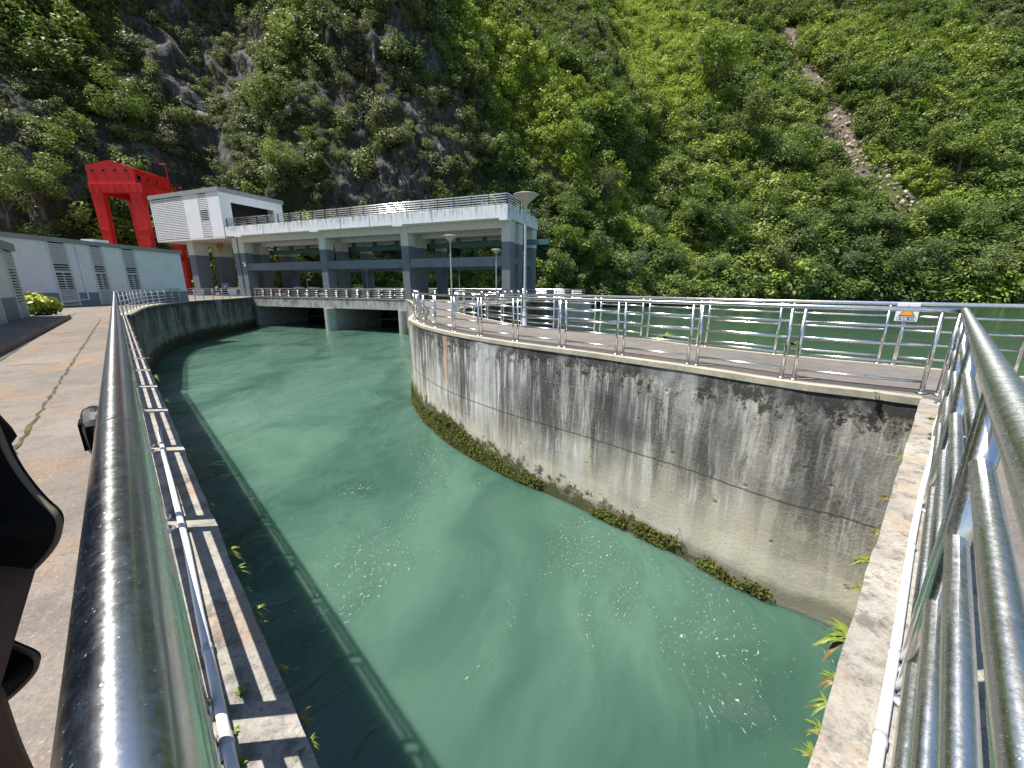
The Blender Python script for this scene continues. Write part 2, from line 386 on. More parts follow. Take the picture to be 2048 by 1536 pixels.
# foliage
def foliage(name, inst):
    t = NT(name)
    if inst:
        br = t.attr('bright', 'INSTANCER'); rn = t.attr('rnd', 'INSTANCER')
    else:
        oi = t.n('ShaderNodeObjectInfo'); rn = oi.outputs['Random']; cc = t.sep(oi.outputs['Color']); br = cc[0]
    p = t.geo(); n = t.noise(p, 0.5, 4, 0.7)
    g1 = t.mix(rn, (0.105, 0.175, 0.036), (0.235, 0.325, 0.070))
    g2 = t.mix(rn, (0.40, 0.54, 0.050), (0.58, 0.66, 0.14))
    c = t.mix(br, g1, g2)
    if not inst: c = t.mix(cc[1], c, t.mix(rn, (0.13, 0.19, 0.12), (0.22, 0.30, 0.19)))
    if inst: c = t.mix(t.attr('grey', 'INSTANCER'), c, t.mix(rn, (0.16, 0.18, 0.095), (0.36, 0.35, 0.22)))
    c = t.mix(t.ramp(n, [(0.3, 0.0), (0.7, 1.0)]), c, t.mix(0.5, c, (0.055, 0.075, 0.030)))
    c = t.mix(t.math('MULTIPLY', t.rng(rn, 0.86, 0.97), 0.5), c, (0.09, 0.075, 0.035))
    t.put(t.b.inputs['Base Color'], c); t.b.inputs['Roughness'].default_value = 0.55
    t.b.inputs['Specular IOR Level'].default_value = 0.35
    tr = t.n('ShaderNodeBsdfTranslucent'); t.put(tr.inputs['Color'], t.mix(0.5, c, (0.16, 0.22, 0.02)))
    mx = t.n('ShaderNodeMixShader'); mx.inputs[0].default_value = 0.33
    t.t.links.new(t.b.outputs[0], mx.inputs[1]); t.t.links.new(tr.outputs[0], mx.inputs[2]); t.t.links.new(mx.outputs[0], t.out.inputs['Surface'])
    M[name] = t.m; return t.m
foliage('shrub_leaves', True); foliage('tree_leaves', False)
def leafmat(name, a, b):
    t = NT(name); c = t.mix(t.noise(t.geo(), 9, 3), a, b)
    t.put(t.b.inputs['Base Color'], c); t.b.inputs['Roughness'].default_value = 0.45
    M[name] = t.m
leafmat('fern_green', (0.07, 0.13, 0.012), (0.22, 0.27, 0.03))
leafmat('fern_brown', (0.16, 0.10, 0.02), (0.24, 0.16, 0.05))
leafmat('bush_yellow', (0.32, 0.38, 0.02), (0.50, 0.52, 0.05))
leafmat('bush_green', (0.06, 0.10, 0.02), (0.12, 0.18, 0.03))

def water_mat(name, col, deep, far=False):
    t = NT(name); p = t.geo()
    warp = t.noise(p, 0.12, 3, 0.6, col=True)
    q = t.n('ShaderNodeVectorMath', operation='MULTIPLY_ADD'); t.put(q.inputs[0], warp); q.inputs[1].default_value = (5, 5, 0); t.put(q.inputs[2], p)
    q = q.outputs[0]
    rot = t.map(q, (1.0, 0.45, 1), rot=(0, 0, R(-38)))
    big = t.noise(rot, 0.28, 4, 0.6, 0.6); mid = t.noise(rot, 1.3, 4, 0.6, 0.8); fine = t.noise(t.map(q, (1, .7, 1), rot=(0, 0, R(-30))), 6.5, 3, 0.6, 0.4)
    patch = t.ramp(t.noise(q, 0.11, 3, 0.5), [(0.40, 0.0), (0.62, 1.0)])
    c = t.mix(t.ramp(big, [(0.34, 0.0), (0.60, 1.0)]), deep, col)
    c = t.mix(t.math('MULTIPLY', t.ramp(mid, [(0.5, 0.0), (0.72, 1.0)]), 0.22), c, tuple(min(1, x*1.35) for x in col))
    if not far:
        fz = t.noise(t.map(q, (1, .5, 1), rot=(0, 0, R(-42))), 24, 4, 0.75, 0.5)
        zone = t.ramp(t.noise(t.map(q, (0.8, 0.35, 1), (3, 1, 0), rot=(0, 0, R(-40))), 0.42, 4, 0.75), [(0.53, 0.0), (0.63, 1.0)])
        glint_flecks = t.math('MULTIPLY', t.ramp(fz, [(0.62, 0.0), (0.66, 1.0)]), zone)
        c = t.mix(glint_flecks, c, (0.78, 0.80, 0.78))  # white flecks painted into the water colour as sun glints
    h = t.math('ADD', t.math('MULTIPLY', big, 1.0), t.math('ADD', t.math('MULTIPLY', mid, 0.46 if not far else 0.2), t.math('MULTIPLY', fine, t.rng(patch, 0, 1, 0.05, 0.24) if not far else 0.04)))
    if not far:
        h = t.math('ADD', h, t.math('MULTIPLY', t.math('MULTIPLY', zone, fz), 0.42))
    t.b.inputs['IOR'].default_value = 1.33
    if not far:
        t.b.inputs['Subsurface Weight'].default_value = 1.0; t.b.inputs['Subsurface Radius'].default_value = (0.8, 1.0, 0.9); t.b.inputs['Subsurface Scale'].default_value = 1.1
    M[name] = t.fin(c, 0.07, 0, t.bump(h, 0.7, 0.22), 0.5); return M[name]
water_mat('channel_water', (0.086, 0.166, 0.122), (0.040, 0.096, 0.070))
water_mat('lake_water', (0.048, 0.100, 0.068), (0.038, 0.085, 0.058), True)

def rock_mat():
    t = NT('rock'); p = t.geo()
    q = t.map(p, (1, 1, 0.45), rot=(0.2, 0.35, 0.3))
    n = t.noise(q, 0.22, 8, 0.78); st = t.noise(t.map(p, (1.0, 1.0, 0.16), rot=(0.25, 0.45, 0.2)), 0.9, 8, 0.82); w = t.noise(t.map(p, (1, 1, 0.05)), 0.6, 5, 0.7)
    c = t.mix(t.ramp(n, [(0.35, 0.0), (0.65, 1.0)]), (0.075, 0.072, 0.074), (0.26, 0.245, 0.225))
    c = t.mix(t.ramp(st, [(0.50, 0.0), (0.60, 1.0)]), c, (0.48, 0.455, 0.42))
    c = t.mix(t.math('MULTIPLY', t.ramp(w, [(0.5, 0.0), (0.65, 1.0)]), 0.6), c, (0.035, 0.033, 0.03))
    soil = t.mix(t.noise(p, 1.2, 6, 0.8), (0.04, 0.06, 0.018), (0.09, 0.12, 0.03))
    ro = t.attr('rockiness'); gr = t.math('ADD', ro, t.math('MULTIPLY', t.math('SUBTRACT', t.noise(p, 0.35, 6, 0.8), 0.5), 1.3))
    c = t.mix(t.rng(gr, 0.35, 0.60), soil, c)
    sc = t.attr('scar'); scn = t.math('ADD', sc, t.math('MULTIPLY', t.math('SUBTRACT', t.noise(p, 0.5, 6, 0.8), 0.5), 1.1))
    dbr = t.mix(t.ramp(t.noise(p, 1.6, 6, 0.85), [(0.4, 0.0), (0.62, 1.0)]), (0.14, 0.10, 0.07), (0.56, 0.44, 0.33))
    c = t.mix(t.rng(scn, 0.45, 0.65), c, dbr)
    grs = t.attr('sunlit_grass'); gn = t.math('ADD', grs, t.math('MULTIPLY', t.math('SUBTRACT', t.noise(p, 0.5, 6, 0.8), 0.5), 0.8))
    c = t.mix(t.rng(gn, 0.45, 0.7), c, t.mix(t.noise(p, 1.1, 6, 0.8), (0.09, 0.14, 0.02), (0.19, 0.25, 0.045)))
    fallw = t.attr('fall'); c = t.mix(t.rng(fallw, 0.5, 0.8), c, (0.75, 0.77, 0.8))
    h = t.math('ADD', t.math('MULTIPLY', st, 1.2), n)
    M['rock'] = t.fin(c, 0.88, 0, t.bump(t.math('ADD', h, t.math('MULTIPLY', t.noise(q, 2.5, 6, 0.85), 0.7)), 1.0, 2.4))
rock_mat()

# ---------------------------------------------------------------- lay-out of the water works (all from the photo, in metres)
WZ = -4.0
dL = np.array([-0.7071, 0.7071]); dR = np.array([0.743, 0.669]); nR = np.array([0.669, -0.743])
C0 = np.array([0.121, 0.129])
def V2(*a): return [np.array(q[:2], float) for q in a]
R0 = G(1015, 408, 9.2)[:2]                     # right front corner of the gate hall roof
uu = np.array([-0.927, 0.375]); vv = np.array([0.375, 0.927])
def SV(s, v, z=0.0):
    q = R0 + uu*s + vv*v; return (float(q[0]), float(q[1]), z)
KS = 9.2
# channel edge, counter-clockwise seen from above, starting at the near corner and running up the left side
def onray(px, Y, z=0.0):
    d = ray(px, 600.0); return np.array([d[0]/d[1]*Y, Y])
left_edge = [C0, C0 + dL*6, C0 + dL*14, C0 + dL*22, C0 + dL*27.5]
left_edge += [onray(266, 22.6), onray(277, 25.6), onray(298, 29.5), onray(332, 33.8), onray(372, 38.5), onray(415, 42.8), onray(462, 47.0)]
BL = SV(38.3, 0)[:2]; left_edge.append(np.array(BL))
div_near = V2((5.56, 5.02), (5.02, 5.50), G(1600, 768), G(1400, 736), G(1265, 717.5), G(1150, 701), G(1030, 686), G(945, 673), G(880, 661), G(840, 650.5), G(820, 640), (-4.93, 18.4))
div_near += V2((-5.25, 20.6), (-5.9, 24), (-7.0, 28.5), (-8.6, 34), (-10.3, 40))
BR = SV(12.6, 0)[:2]; div_near.append(np.array(BR))
def smooth_line(pts, step=0.5, it=2):
    P = [np.array(p, float) for p in pts]
    for _ in range(it):
        Q = [P[0]]
        for a, b in zip(P[:-1], P[1:]): Q += [a*.75+b*.25, a*.25+b*.75]
        Q.append(P[-1]); P = Q
    P = np.array(P); d = np.r_[0, np.cumsum(np.linalg.norm(np.diff(P, axis=0), axis=1))]
    n = max(2, int(d[-1]/step)); t = np.linspace(0, d[-1], n+1)
    return np.c_[np.interp(t, d, P[:, 0]), np.interp(t, d, P[:, 1])], t
near_c, near_t = smooth_line(div_near, 0.25)
left_c = np.r_[[C0], smooth_line(left_edge[1:], 0.4)[0]]
far_pts = V2((30, -16), (16, -1.0), G(2048, 752), G(1890, 738), G(1770, 727), G(1560, 708.5), G(1390, 690), G(1270, 674), G(1150, 661), G(1048, 651.5), (-0.75, 17.4), (-2.2, 20.3), (-3.3, 23.4), (-3.75, 26.0), (-3.3, 28.5), (-1.9, 32.5), (0.9, 40.2), (3.9, 43.9), (4.9, 47))
far_c, far_t = smooth_line(far_pts, 0.35)

def offset(line, d):
    line = np.asarray(line); t = np.gradient(line, axis=0); t /= np.linalg.norm(t, axis=1)[:, None]
    return line + np.c_[t[:, 1], -t[:, 0]] * d      # to the right of travel for d > 0

def wall_face(name, line, mat, z0, z1, label, cat='wall', flip=False, u0=0.0, rough=0.03, dz=0.2, group=None, thick=None):
    """a concrete wall: a finely divided uneven face along a line; u runs along it in metres, v is height"""
    line = np.asarray(line); d = np.r_[0, np.cumsum(np.linalg.norm(np.diff(line, axis=0), axis=1))]
    nz = int(round((z1-z0)/dz)); zs = np.linspace(z0, z1, nz+1)
    t = np.gradient(line, axis=0); t /= np.linalg.norm(t, axis=1)[:, None]; nrm = np.c_[t[:, 1], -t[:, 0]] * (-1 if flip else 1)
    P = np.zeros((len(line), nz+1, 3)); P[..., 0] = line[:, 0][:, None]; P[..., 1] = line[:, 1][:, None]; P[..., 2] = zs
    k = (fbm(P, 1.4, 4, 3) - 0.5) * 2 * rough
    k[:, -1] = 0.0
    P[..., 0] += nrm[:, 0][:, None]*k; P[..., 1] += nrm[:, 1][:, None]*k
    b = MB(); b.v = [tuple(q) for q in P.reshape(-1, 3)]
    for i in range(len(line)-1):
        for j in range(nz):
            f = (i*(nz+1)+j, (i+1)*(nz+1)+j, (i+1)*(nz+1)+j+1, i*(nz+1)+j+1)
            q = ((d[i]+u0, zs[j]), (d[i+1]+u0, zs[j]), (d[i+1]+u0, zs[j+1]), (d[i]+u0, zs[j+1]))
            if flip: f = f[::-1]; q = q[::-1]
            b.f.append(f); b.uv.append(q)
    # back and ends so it is a solid slab
    th = thick or 0.5; n0 = len(b.v); back = line - nrm*th
    b.v += [(x, y, z0) for x, y in back] + [(x, y, z1) for x, y in back]; L = len(line)
    for i in range(L-1): b.f.append((n0+i, n0+L+i, n0+L+i+1, n0+i+1)); b.uv.append(None)
    o = b.build(name, mat, None, smooth=True)
    return tag(o, label, cat, group)
def strip(line_a, line_b, z, mb=None, zb=None):
    """flat ribbon between two equally long lines"""
    mb = mb or MB(); zb = z if zb is None else zb
    for i in range(len(line_a)-1):
        a, b, c, d = line_a[i], line_a[i+1], line_b[i+1], line_b[i]
        mb.quad((a[0], a[1], z), (b[0], b[1], z), (c[0], c[1], zb), (d[0], d[1], zb))
    return mb

# ---------------------------------------------------------------- ground sheets and water
right_edge = np.array([C0 + (np.array([5.56, 5.02]) - C0) * k for k in np.linspace(0, 1, 24)])
b = MB()
ring = [tuple(p) for p in left_c] + [tuple(BL), SV(38.3, 9)[:2]] + [SV(12.6, 9)[:2]] + [tuple(p) for p in near_c[::-1]] + [tuple(p) for p in right_edge[::-1]]
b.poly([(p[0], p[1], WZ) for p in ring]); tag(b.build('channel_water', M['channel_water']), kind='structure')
b = MB(); b.poly([(-420, -250, WZ-0.02), (520, -250, WZ-0.02), (520, 420, WZ-0.02), (-420, 420, WZ-0.02)])
tag(b.build('lake_water', M['lake_water']), kind='structure')

walk_pts = [tuple(p) for p in offset(left_c, -0.42)] + [SV(38.3, 0.4)[:2], SV(38.3, 12)[:2], SV(60, 40)[:2], (-110, 75), (-110, -40), (-0.5, -40), (-0.5, -0.35)]
b = MB(); b.poly([(p[0], p[1], -0.012) for p in walk_pts]); tag(b.build('walkway', M['walk_concrete']), kind='structure')
deck_pts = [(0.0, -0.4)] + [tuple(p) for p in offset(right_edge, 0.40)[1:]] + [tuple(p) for p in offset(near_c, 0.16)[2:]] + [SV(12.6, 0.2)[:2], SV(12.6, 12)[:2], SV(-6.0, 12)[:2]] + [tuple(p) for p in offset(far_c, -0.14)[::-1]] + [(29, -40), (0.0, -40)]
b = MB(); b.poly([(p[0], p[1], -0.012) for p in deck_pts]); tag(b.build('deck', M['deck_concrete']), kind='structure')

# walls down to the water, each with its coping
def coping(name, line, w, side, mat, label, z=0.0, t=0.10, over=0.02, group=None, cat='coping', wob=0.010):
    L = np.asarray(line); o1 = offset(L, over*side); o2 = offset(L, -w*side)
    j = (fbm(np.c_[L*5, np.zeros(len(L))], 1, 3, 5)-0.5)*2*wob
    o1 = offset(o1, 0) + (offset(o1, 1)-o1) * j[:, None]
    b = MB(); strip(o1, o2, z, b); n = len(b.f)
    for i in range(len(L)-1):
        b.quad((*o1[i], z-t), (*o1[i+1], z-t), (*o1[i+1], z), (*o1[i], z))
        b.quad((*o2[i+1], z-t), (*o2[i], z-t), (*o2[i], z), (*o2[i+1], z))
        b.quad((*o1[i+1], z-t), (*o1[i], z-t), (*o2[i], z-t), (*o2[i+1], z-t))
    if side < 0: b.f = [f[::-1] for f in b.f]
    return tag(b.build(name, mat), label, cat, group)

lw = wall_face('channel_wall', left_c, M['wall_shaded'], -6, -0.10, 'dark streaked concrete wall on the left side of the channel, curving to the bridge', u0=30, rough=0.02, dz=0.3, thick=0.4)
rw = wall_face('channel_wall', right_edge, M['wall_concrete'], -6, -0.10, 'channel end wall straight below the nearest right-hand coping', flip=True, u0=0, rough=0.02, dz=0.3, thick=0.3)
nw = wall_face('divide_wall', near_c, M['wall_concrete'], -6, -0.10, 'big curved concrete wall with white streaks and a mossy foot', flip=True, rough=0.025, dz=0.15, thick=0.5)
aw = wall_face('lake_wall', far_c, M['wall_shaded'], -6, -0.10, 'shaded concrete wall facing the lake on the far side of the deck', u0=60, rough=0.01, dz=0.5, thick=0.5)
el, _ = smooth_line(V2(far_c[-1], (6.2, 49.0), SV(-6.0, 12)[:2]), 0.5, 1)
dl = left_c
seg1 = np.array([C0 + dL*k for k in np.arange(0, 27.6, 0.12)])
coping('coping', seg1, 0.44, 1, M['coping_concrete'], 'weathered narrow coping under the nearest left-hand railing, striped by its shadows')
coping('coping', left_c[np.argmin(np.linalg.norm(left_c-seg1[-1], axis=1))+1:], 0.44, 1, M['edge_concrete'], 'pale coping on the curved part of the left channel wall')
seg2 = np.array([C0 + (np.array([5.56, 5.02])-C0)*k for k in np.linspace(0, 1, 60)])
coping('coping', seg2, 0.42, -1, M['coping_concrete'], 'rough grey coping with the white pipe below the right-hand railing')
coping('coping', near_c, 0.17, -1, M['edge_concrete'], 'thin yellowish coping along the top of the curved divide wall')
coping('coping', far_c, 0.16, 1, M['edge_concrete'], 'pale kerb along the lake side of the deck')
b = MB(); q0 = SV(-6.0, 12); b.hexa([(far_c[-1][0], far_c[-1][1], -6), (far_c[-1][0]+0.3, far_c[-1][1]-0.1, -6), (q0[0]+0.3, q0[1], -6), (q0[0], q0[1], -6), (far_c[-1][0], far_c[-1][1], -0.02), (far_c[-1][0]+0.3, far_c[-1][1]-0.1, -0.02), (q0[0]+0.3, q0[1], -0.02), (q0[0], q0[1], -0.02)])
tag(b.build('abutment_wall', M['pit_plaster']), 'end wall of the lake-side abutment at the foot of the gate hall', 'wall')

# joints of the walkway, kerb, gutter
def groundstrip(name, p, q, w, z, mat, wob=0.0, n=40, **kw):
    p = np.array(p[:2]); q = np.array(q[:2]); d = q-p; L = np.linalg.norm(d); d /= L; nn = np.array([-d[1], d[0]])
    b = MB(); P = []
    for i in range(n+1):
        c = p + d*L*i/n; k = w*(0.5+(rng.random()-0.5)*wob); k2 = w*(0.5+(rng.random()-0.5)*wob)
        P.append((c+nn*k, c-nn*k2))
    for i in range(n):
        b.quad((*P[i][1], z), (*P[i+1][1], z), (*P[i+1][0], z), (*P[i][0], z))
    return tag(b.build(name, mat), **kw)
groundstrip('walkway_joint', G(12, 925), G(202, 637), 0.030, -0.006, M['moss_dark'], 1.4, 160, kind='structure')
groundstrip('walkway_joint', G(-60, 757), G(152, 626), 0.035, -0.006, M['gate_steel'], 0.8, 60, kind='structure')
groundstrip('walkway_joint', G(-80, 872), G(165, 715), 0.02, -0.006, M['gate_steel'], 0.8, 60, kind='structure') if False else None
groundstrip('walkway_joint', G(-60, 735), G(120, 724), 0.018, -0.006, M['gate_steel'], 0.8, 60, kind='structure')
groundstrip('kerb_line', G(-80, 728), G(132, 628), 0.22, -0.003, M['edge_concrete'], 0.15, 60, kind='structure')

# ---------------------------------------------------------------- railings
def lerp_line(line, t, d):
    return np.array([np.interp(t, d, line[:, 0]), np.interp(t, d, line[:, 1])])
def fence(name, label, line, pairs, mat=None, mat_top=None, h=1.2, bars=(0.16, 0.42, 0.67, 0.93), rt=0.035, rb=0.021, rp=0.028, gap=0.17, t0=None, t1=None, group='steel railings', flange=True, seg=12, dbl=True, z0=0.0, postmat=None, detail=True, mat_bar=None):
    mat_bar = mat_bar or mat or M['steel']; mat = mat or M['steel']; mat_top = mat_top or M['steel_rail']; line = np.asarray(line, float)
    d = np.r_[0, np.cumsum(np.linalg.norm(np.diff(line, axis=0), axis=1))]
    t0 = 0 if t0 is None else t0; t1 = d[-1] if t1 is None else t1
    base = lerp_line(line, t0, d)
    root = empty(name, (base[0], base[1], z0), 0, label, 'railing', group)
    def loc(t, z): p = lerp_line(line, t, d) - base; return (p[0], p[1], z)
    def path(a, b, z):
        n = max(1, int((b-a)/0.5)); return [loc(a+(b-a)*i/n, z) for i in range(n+1)]
    MB().tube(path(t0, t1, h-rt), rt, 20 if detail else 8).build('top_rail', mat_top, root, smooth=True)
    posts = []
    for t in pairs:
        posts += [t-gap/2, t+gap/2] if dbl else [t]
    posts = [t for t in posts if t0-0.01 <= t <= t1+0.01]
    for t in posts:
        q = loc(t, 0)
        po = MB().tube([(0, 0, 0.0), (0, 0, h-2*rt)], rp, seg).build('post', postmat or mat, root, smooth=True, loc=q)
        if flange:
            MB().lathe([(rp, 0.022), (rp+0.012, 0.018), (rp+0.028, 0.008), (rp+0.030, 0.0)], seg=20).build('flange', mat, po, smooth=True)
    ends = sorted(set([t0] + posts + [t1]))
    allb = sorted([t0] + list(pairs) + [t1])
    for a, c in zip(allb[:-1], allb[1:]):
        a2 = a + (gap/2 if dbl and a in pairs else 0); c2 = c - (gap/2 if dbl and c in pairs else 0)
        if c2-a2 < 0.12: continue
        if len(allb) <= 24:
            for z in bars: MB().tube(path(a2, c2, z), rb, seg).build('bar', mat_bar, root, smooth=True)
        else:
            m = MB()
            for z in bars: m.tube(path(a2, c2, z), rb, 8)
            m.build('bar_panel', mat_bar, root, smooth=True)
    return root
lineL = np.array([np.array([-0.030, -0.030]) + dL*k for k in np.linspace(-0.6, 27.4, 60)])
pl = [0.6+0.02+k for k in (-0.16, 1.38, 3.02, 4.64, 6.24, 7.84, 9.45)] + [0.62+9.45+1.61*k for k in range(1, 11)]
fence('railing', 'polished steel railing on the left coping, thick top rail just below the viewer', lineL, pl, mat_top=M['steel_left'], mat_bar=M['steel_left'], rt=0.034, rp=0.028, rb=0.025, detail=True)
lineR = np.array([nR*0.153 + dR*k for k in np.linspace(-0.35, 7.94, 24)])
fence('railing', 'steel railing on the right coping, seen steeply from above as a fan of tubes', lineR, [0.35+k for k in (0.0, 1.87, 3.715, 5.56, 7.40)], gap=0.17, mat_top=M['steel_right'], mat_bar=M['steel_right'], rt=0.041, rp=0.031, rb=0.027, detail=True)
cn = nR*0.153 + dR*7.94
nf = np.r_[[cn], offset(near_c, 0.28)[3:]]
fence('railing', 'steel railing along the top of the curved divide wall', nf, [0.12] + [0.30+1.40+0.08+1.57*k for k in range(0, 23)], h=1.2, gap=0.17, t1=None)
ff = offset(far_c, -0.06)
dfar = np.r_[0, np.cumsum(np.linalg.norm(np.diff(ff, axis=0), axis=1))]
tsign = dfar[np.argmin([abs(proj((p[0], p[1], 0))[0]-1783) for p in ff])]
fence('railing', 'steel railing on the lake side of the deck, carrying the small warning sign', ff, [tsign + 1.72*k for k in range(-10, 24)], h=1.2, gap=0.22, t0=tsign-17, flange=True)
lf = offset(left_c, -0.20); i0 = np.argmin(np.linalg.norm(lf-lineL[-1], axis=1))
fence('railing', 'thin grey railing on the curved left wall in front of the white building', lf[i0+1:], [0.5+1.75*k for k in range(0, 19)], h=1.2, gap=0.16, detail=False, flange=False, seg=8, mat=M['lamp_pole'])
brl = np.array([SV(s, 0.22)[:2] for s in np.linspace(38.1, 12.8, 30)])
fence('railing', 'railing with broad bars and dark posts on the front edge of the bridge', brl, [0.3+1.66*k for k in range(0, 16)], dbl=False, h=1.18, mat=M['steel'], postmat=M['dark_rail'], rp=0.05, rb=0.032, bars=(0.18, 0.42, 0.66, 0.90), rt=0.05, detail=False, flange=False, seg=8)
brb = np.array([SV(s, 11.6)[:2] for s in np.linspace(40, -5.6, 40)])
fence('railing', 'railing on the lake side behind the gate hall columns', brb, [0.3+2.4*k for k in range(0, 19)], dbl=False, h=1.2, mat=M['steel'], postmat=M['dark_rail'], rp=0.05, rb=0.04, rt=0.05, detail=False, flange=False, seg=8)
brs = np.array([np.array([far_c[-8][0]-0.4, far_c[-8][1]]) + (np.array(SV(-5.6, 11.6)[:2])-np.array([far_c[-8][0]-0.4, far_c[-8][1]]))*k for k in np.linspace(0, 1, 8)])
fence('railing', 'short railing on the right end of the abutment beside the gate hall', brs, [0.3+1.5*k for k in range(0, 4)], dbl=False, h=1.2, detail=False, flange=False, seg=8)

rl_ = [o for o in COL.objects if o.name == 'railing'][0]; tr_ = [c for c in rl_.children if c.name.startswith('top_rail')][0]
for k_ in (1.05, 2.35, 4.0, 6.1):
    q_ = lineL[0] + dL*(k_+0.6) - np.array([rl_.location.x, rl_.location.y])
    MB().tube([(q_[0]-dL[0]*0.004, q_[1]-dL[1]*0.004, 1.2-0.034), (q_[0]+dL[0]*0.004, q_[1]+dL[1]*0.004, 1.2-0.034)], 0.0352, 24, cap=False).build('weld_seam', M['pvc_ring'] if False else M['steel'], tr_, smooth=True)

# ---------------------------------------------------------------- gate hall (columns, beams, roof) and the white box on it
hall = empty('gate_hall', SV(0, 0), 0, 'long open concrete gate hall on grey and white columns above the sluices', 'gate hall')
HP = Vector(SV(0, 0))
def fr(s, v, z): q = SV(s, v); return (q[0]-HP.x, q[1]-HP.y, z)
def hb(name, mat, s0, s1, v0, v1, z0, z1, par=None, m=None, bevel=0.0):
    b = m or MB(); b.hexa([fr(*q) for q in ((s1, v0, z0), (s0, v0, z0), (s0, v1, z0), (s1, v1, z0), (s1, v0, z1), (s0, v0, z1), (s0, v1, z1), (s1, v1, z1))])
    if m is None:
        o = b.build(name, mat, par or hall, bevel=bevel); return o
    return b
ZB, ZT, ZG = 8.0, 9.2, 5.9
def column(s0, s1, v0, v1, ztop=7.95):
    c = MB(); hb('', None, s0, s1, v0, v1, -0.05, ZG, m=c); co = c.build('column', M['grey_paint'], hall, bevel=0.02)
    u = MB(); hb('', None, s0-0.012, s1+0.012, v0-0.012, v1+0.012, ZG, ztop, m=u); u.build('column_head', M['beige_plaster'], co, bevel=0.02)
    return co
for s0, w in ((0.12, 0.95), (12.6, 0.95), (25.0, 1.05), (40.0, 2.2)):
    column(s0, s0+w, 1.0, 2.3); column(s0+0.05, s0+w, 3.6, 4.8); column(s0, s0+w, 8.0, 9.3)
for s0 in (51.0,):
    column(s0, s0+1.4, 1.0, 3.0, 7.9); column(s0, s0+1.3, 4.3, 6.6, 7.9)
column(55.4, 56.8, 7.6, 9.3, 7.9)
for a, c in ((1.07, 12.6), (13.55, 25.0), (26.05, 40.0)):
    hb('tie_beam', M['grey_paint'], a-0.01, c+0.01, 1.15, 2.1, 3.55, 4.5, bevel=0.02)
    hb('tie_beam', M['grey_paint'], a-0.01, c+0.01, 8.2, 9.1, 3.55, 4.5)
    hb('roof_girder', M['beige_plaster'], a-0.01, c+0.01, 1.05, 2.2, 7.25, 7.995, bevel=0.02)
    hb('roof_girder', M['roof_fascia'], a-0.01, c+0.01, 3.7, 4.6, 6.95, 7.995)
    hb('roof_girder', M['beige_plaster'], a-0.01, c+0.01, 8.1, 9.2, 7.1, 7.995)
    for k in range(1):
        v0 = 5.3+1.6*k
        hb('crane_beam', M['teal_paint'], a-1.0, c+1.0, v0, v0+0.35, 5.95, 6.5)
        n = int((c-a)/3)
        for i in range(n+1):
            s_ = a+0.3+(c-a-0.9)*i/n; hb('hanger', M['teal_paint'], s_, s_+0.45, v0+0.02, v0+0.33, 6.505, 7.99)
hb('tie_beam', M['grey_paint'], 0.25, 0.95, 2.31, 7.99, 3.75, 4.5)
hb('crane_beam', M['teal_paint'], -2.6, 0.05, 5.3, 5.65, 5.95, 6.5)
sl = hb('roof_slab', M['roof_fascia'], 0.0, 41.6, 0.0, 9.4, ZB, ZT, bevel=0.02)
hb('corner_block', M['roof_fascia'], 0.0-0.003, 0.9, -0.006, 1.05, 7.8, 8.0)
for s_ in (12.6, 25.0, 38.8):
    hb('corner_block', M['roof_fascia'], s_-0.1, s_+1.2, 0.0, 1.0, 7.86, 8.0)
for s_ in (8.6, 16.9, 21.2, 29.5, 34.2):
    hb('expansion_joint', M['dark_rail'], s_, s_+0.06, -0.006, 0.1, ZB+0.02, ZT-0.02)
hb('drain_pipe', M['gate_steel'], 41.0, 41.1, 0.93, 1.0, 0.0, 7.9)
# roof railing
rr = empty('roof_railing', SV(0.1, 0.15, ZT), 0, 'silvery railing with five bars around the edge of the gate hall roof', 'railing')
rp = np.array(SV(0.1, 0.15)[:2])
path = [np.array(SV(s, 0.15)[:2])-rp for s in (41.4, 0.1)] + [np.array(SV(0.1, 9.2)[:2])-rp]
for z in (0.14, 0.36, 0.58, 0.80, 1.02):
    MB().tube([(q[0], q[1], z) for q in path], 0.05 if z > 1 else 0.042, 8).build('bar' if z < 1 else 'top_rail', M['steel_rail'], rr, smooth=True)
for i in range(22):
    q = np.array(SV(0.1+41.2*i/21, 0.16)[:2])-rp; MB().box(-0.05, 0.05, -0.05, 0.05, 0, 1.0).build('post', M['dark_rail'], rr, loc=(q[0], q[1], 0))
for i in range(1, 6):
    q = np.array(SV(0.1, 0.15+9.0*i/5)[:2])-rp; MB().box(-0.05, 0.05, -0.05, 0.05, 0, 1.0).build('post', M['dark_rail'], rr, loc=(q[0], q[1], 0))
# back railing of the roof
MB().tube([tuple(np.array(SV(41, 9.2)[:2])-rp)+(1.02,), tuple(np.array(SV(0.1, 9.2)[:2])-rp)+(1.02,)], 0.05, 8).build('top_rail', M['steel_rail'], rr, smooth=True)

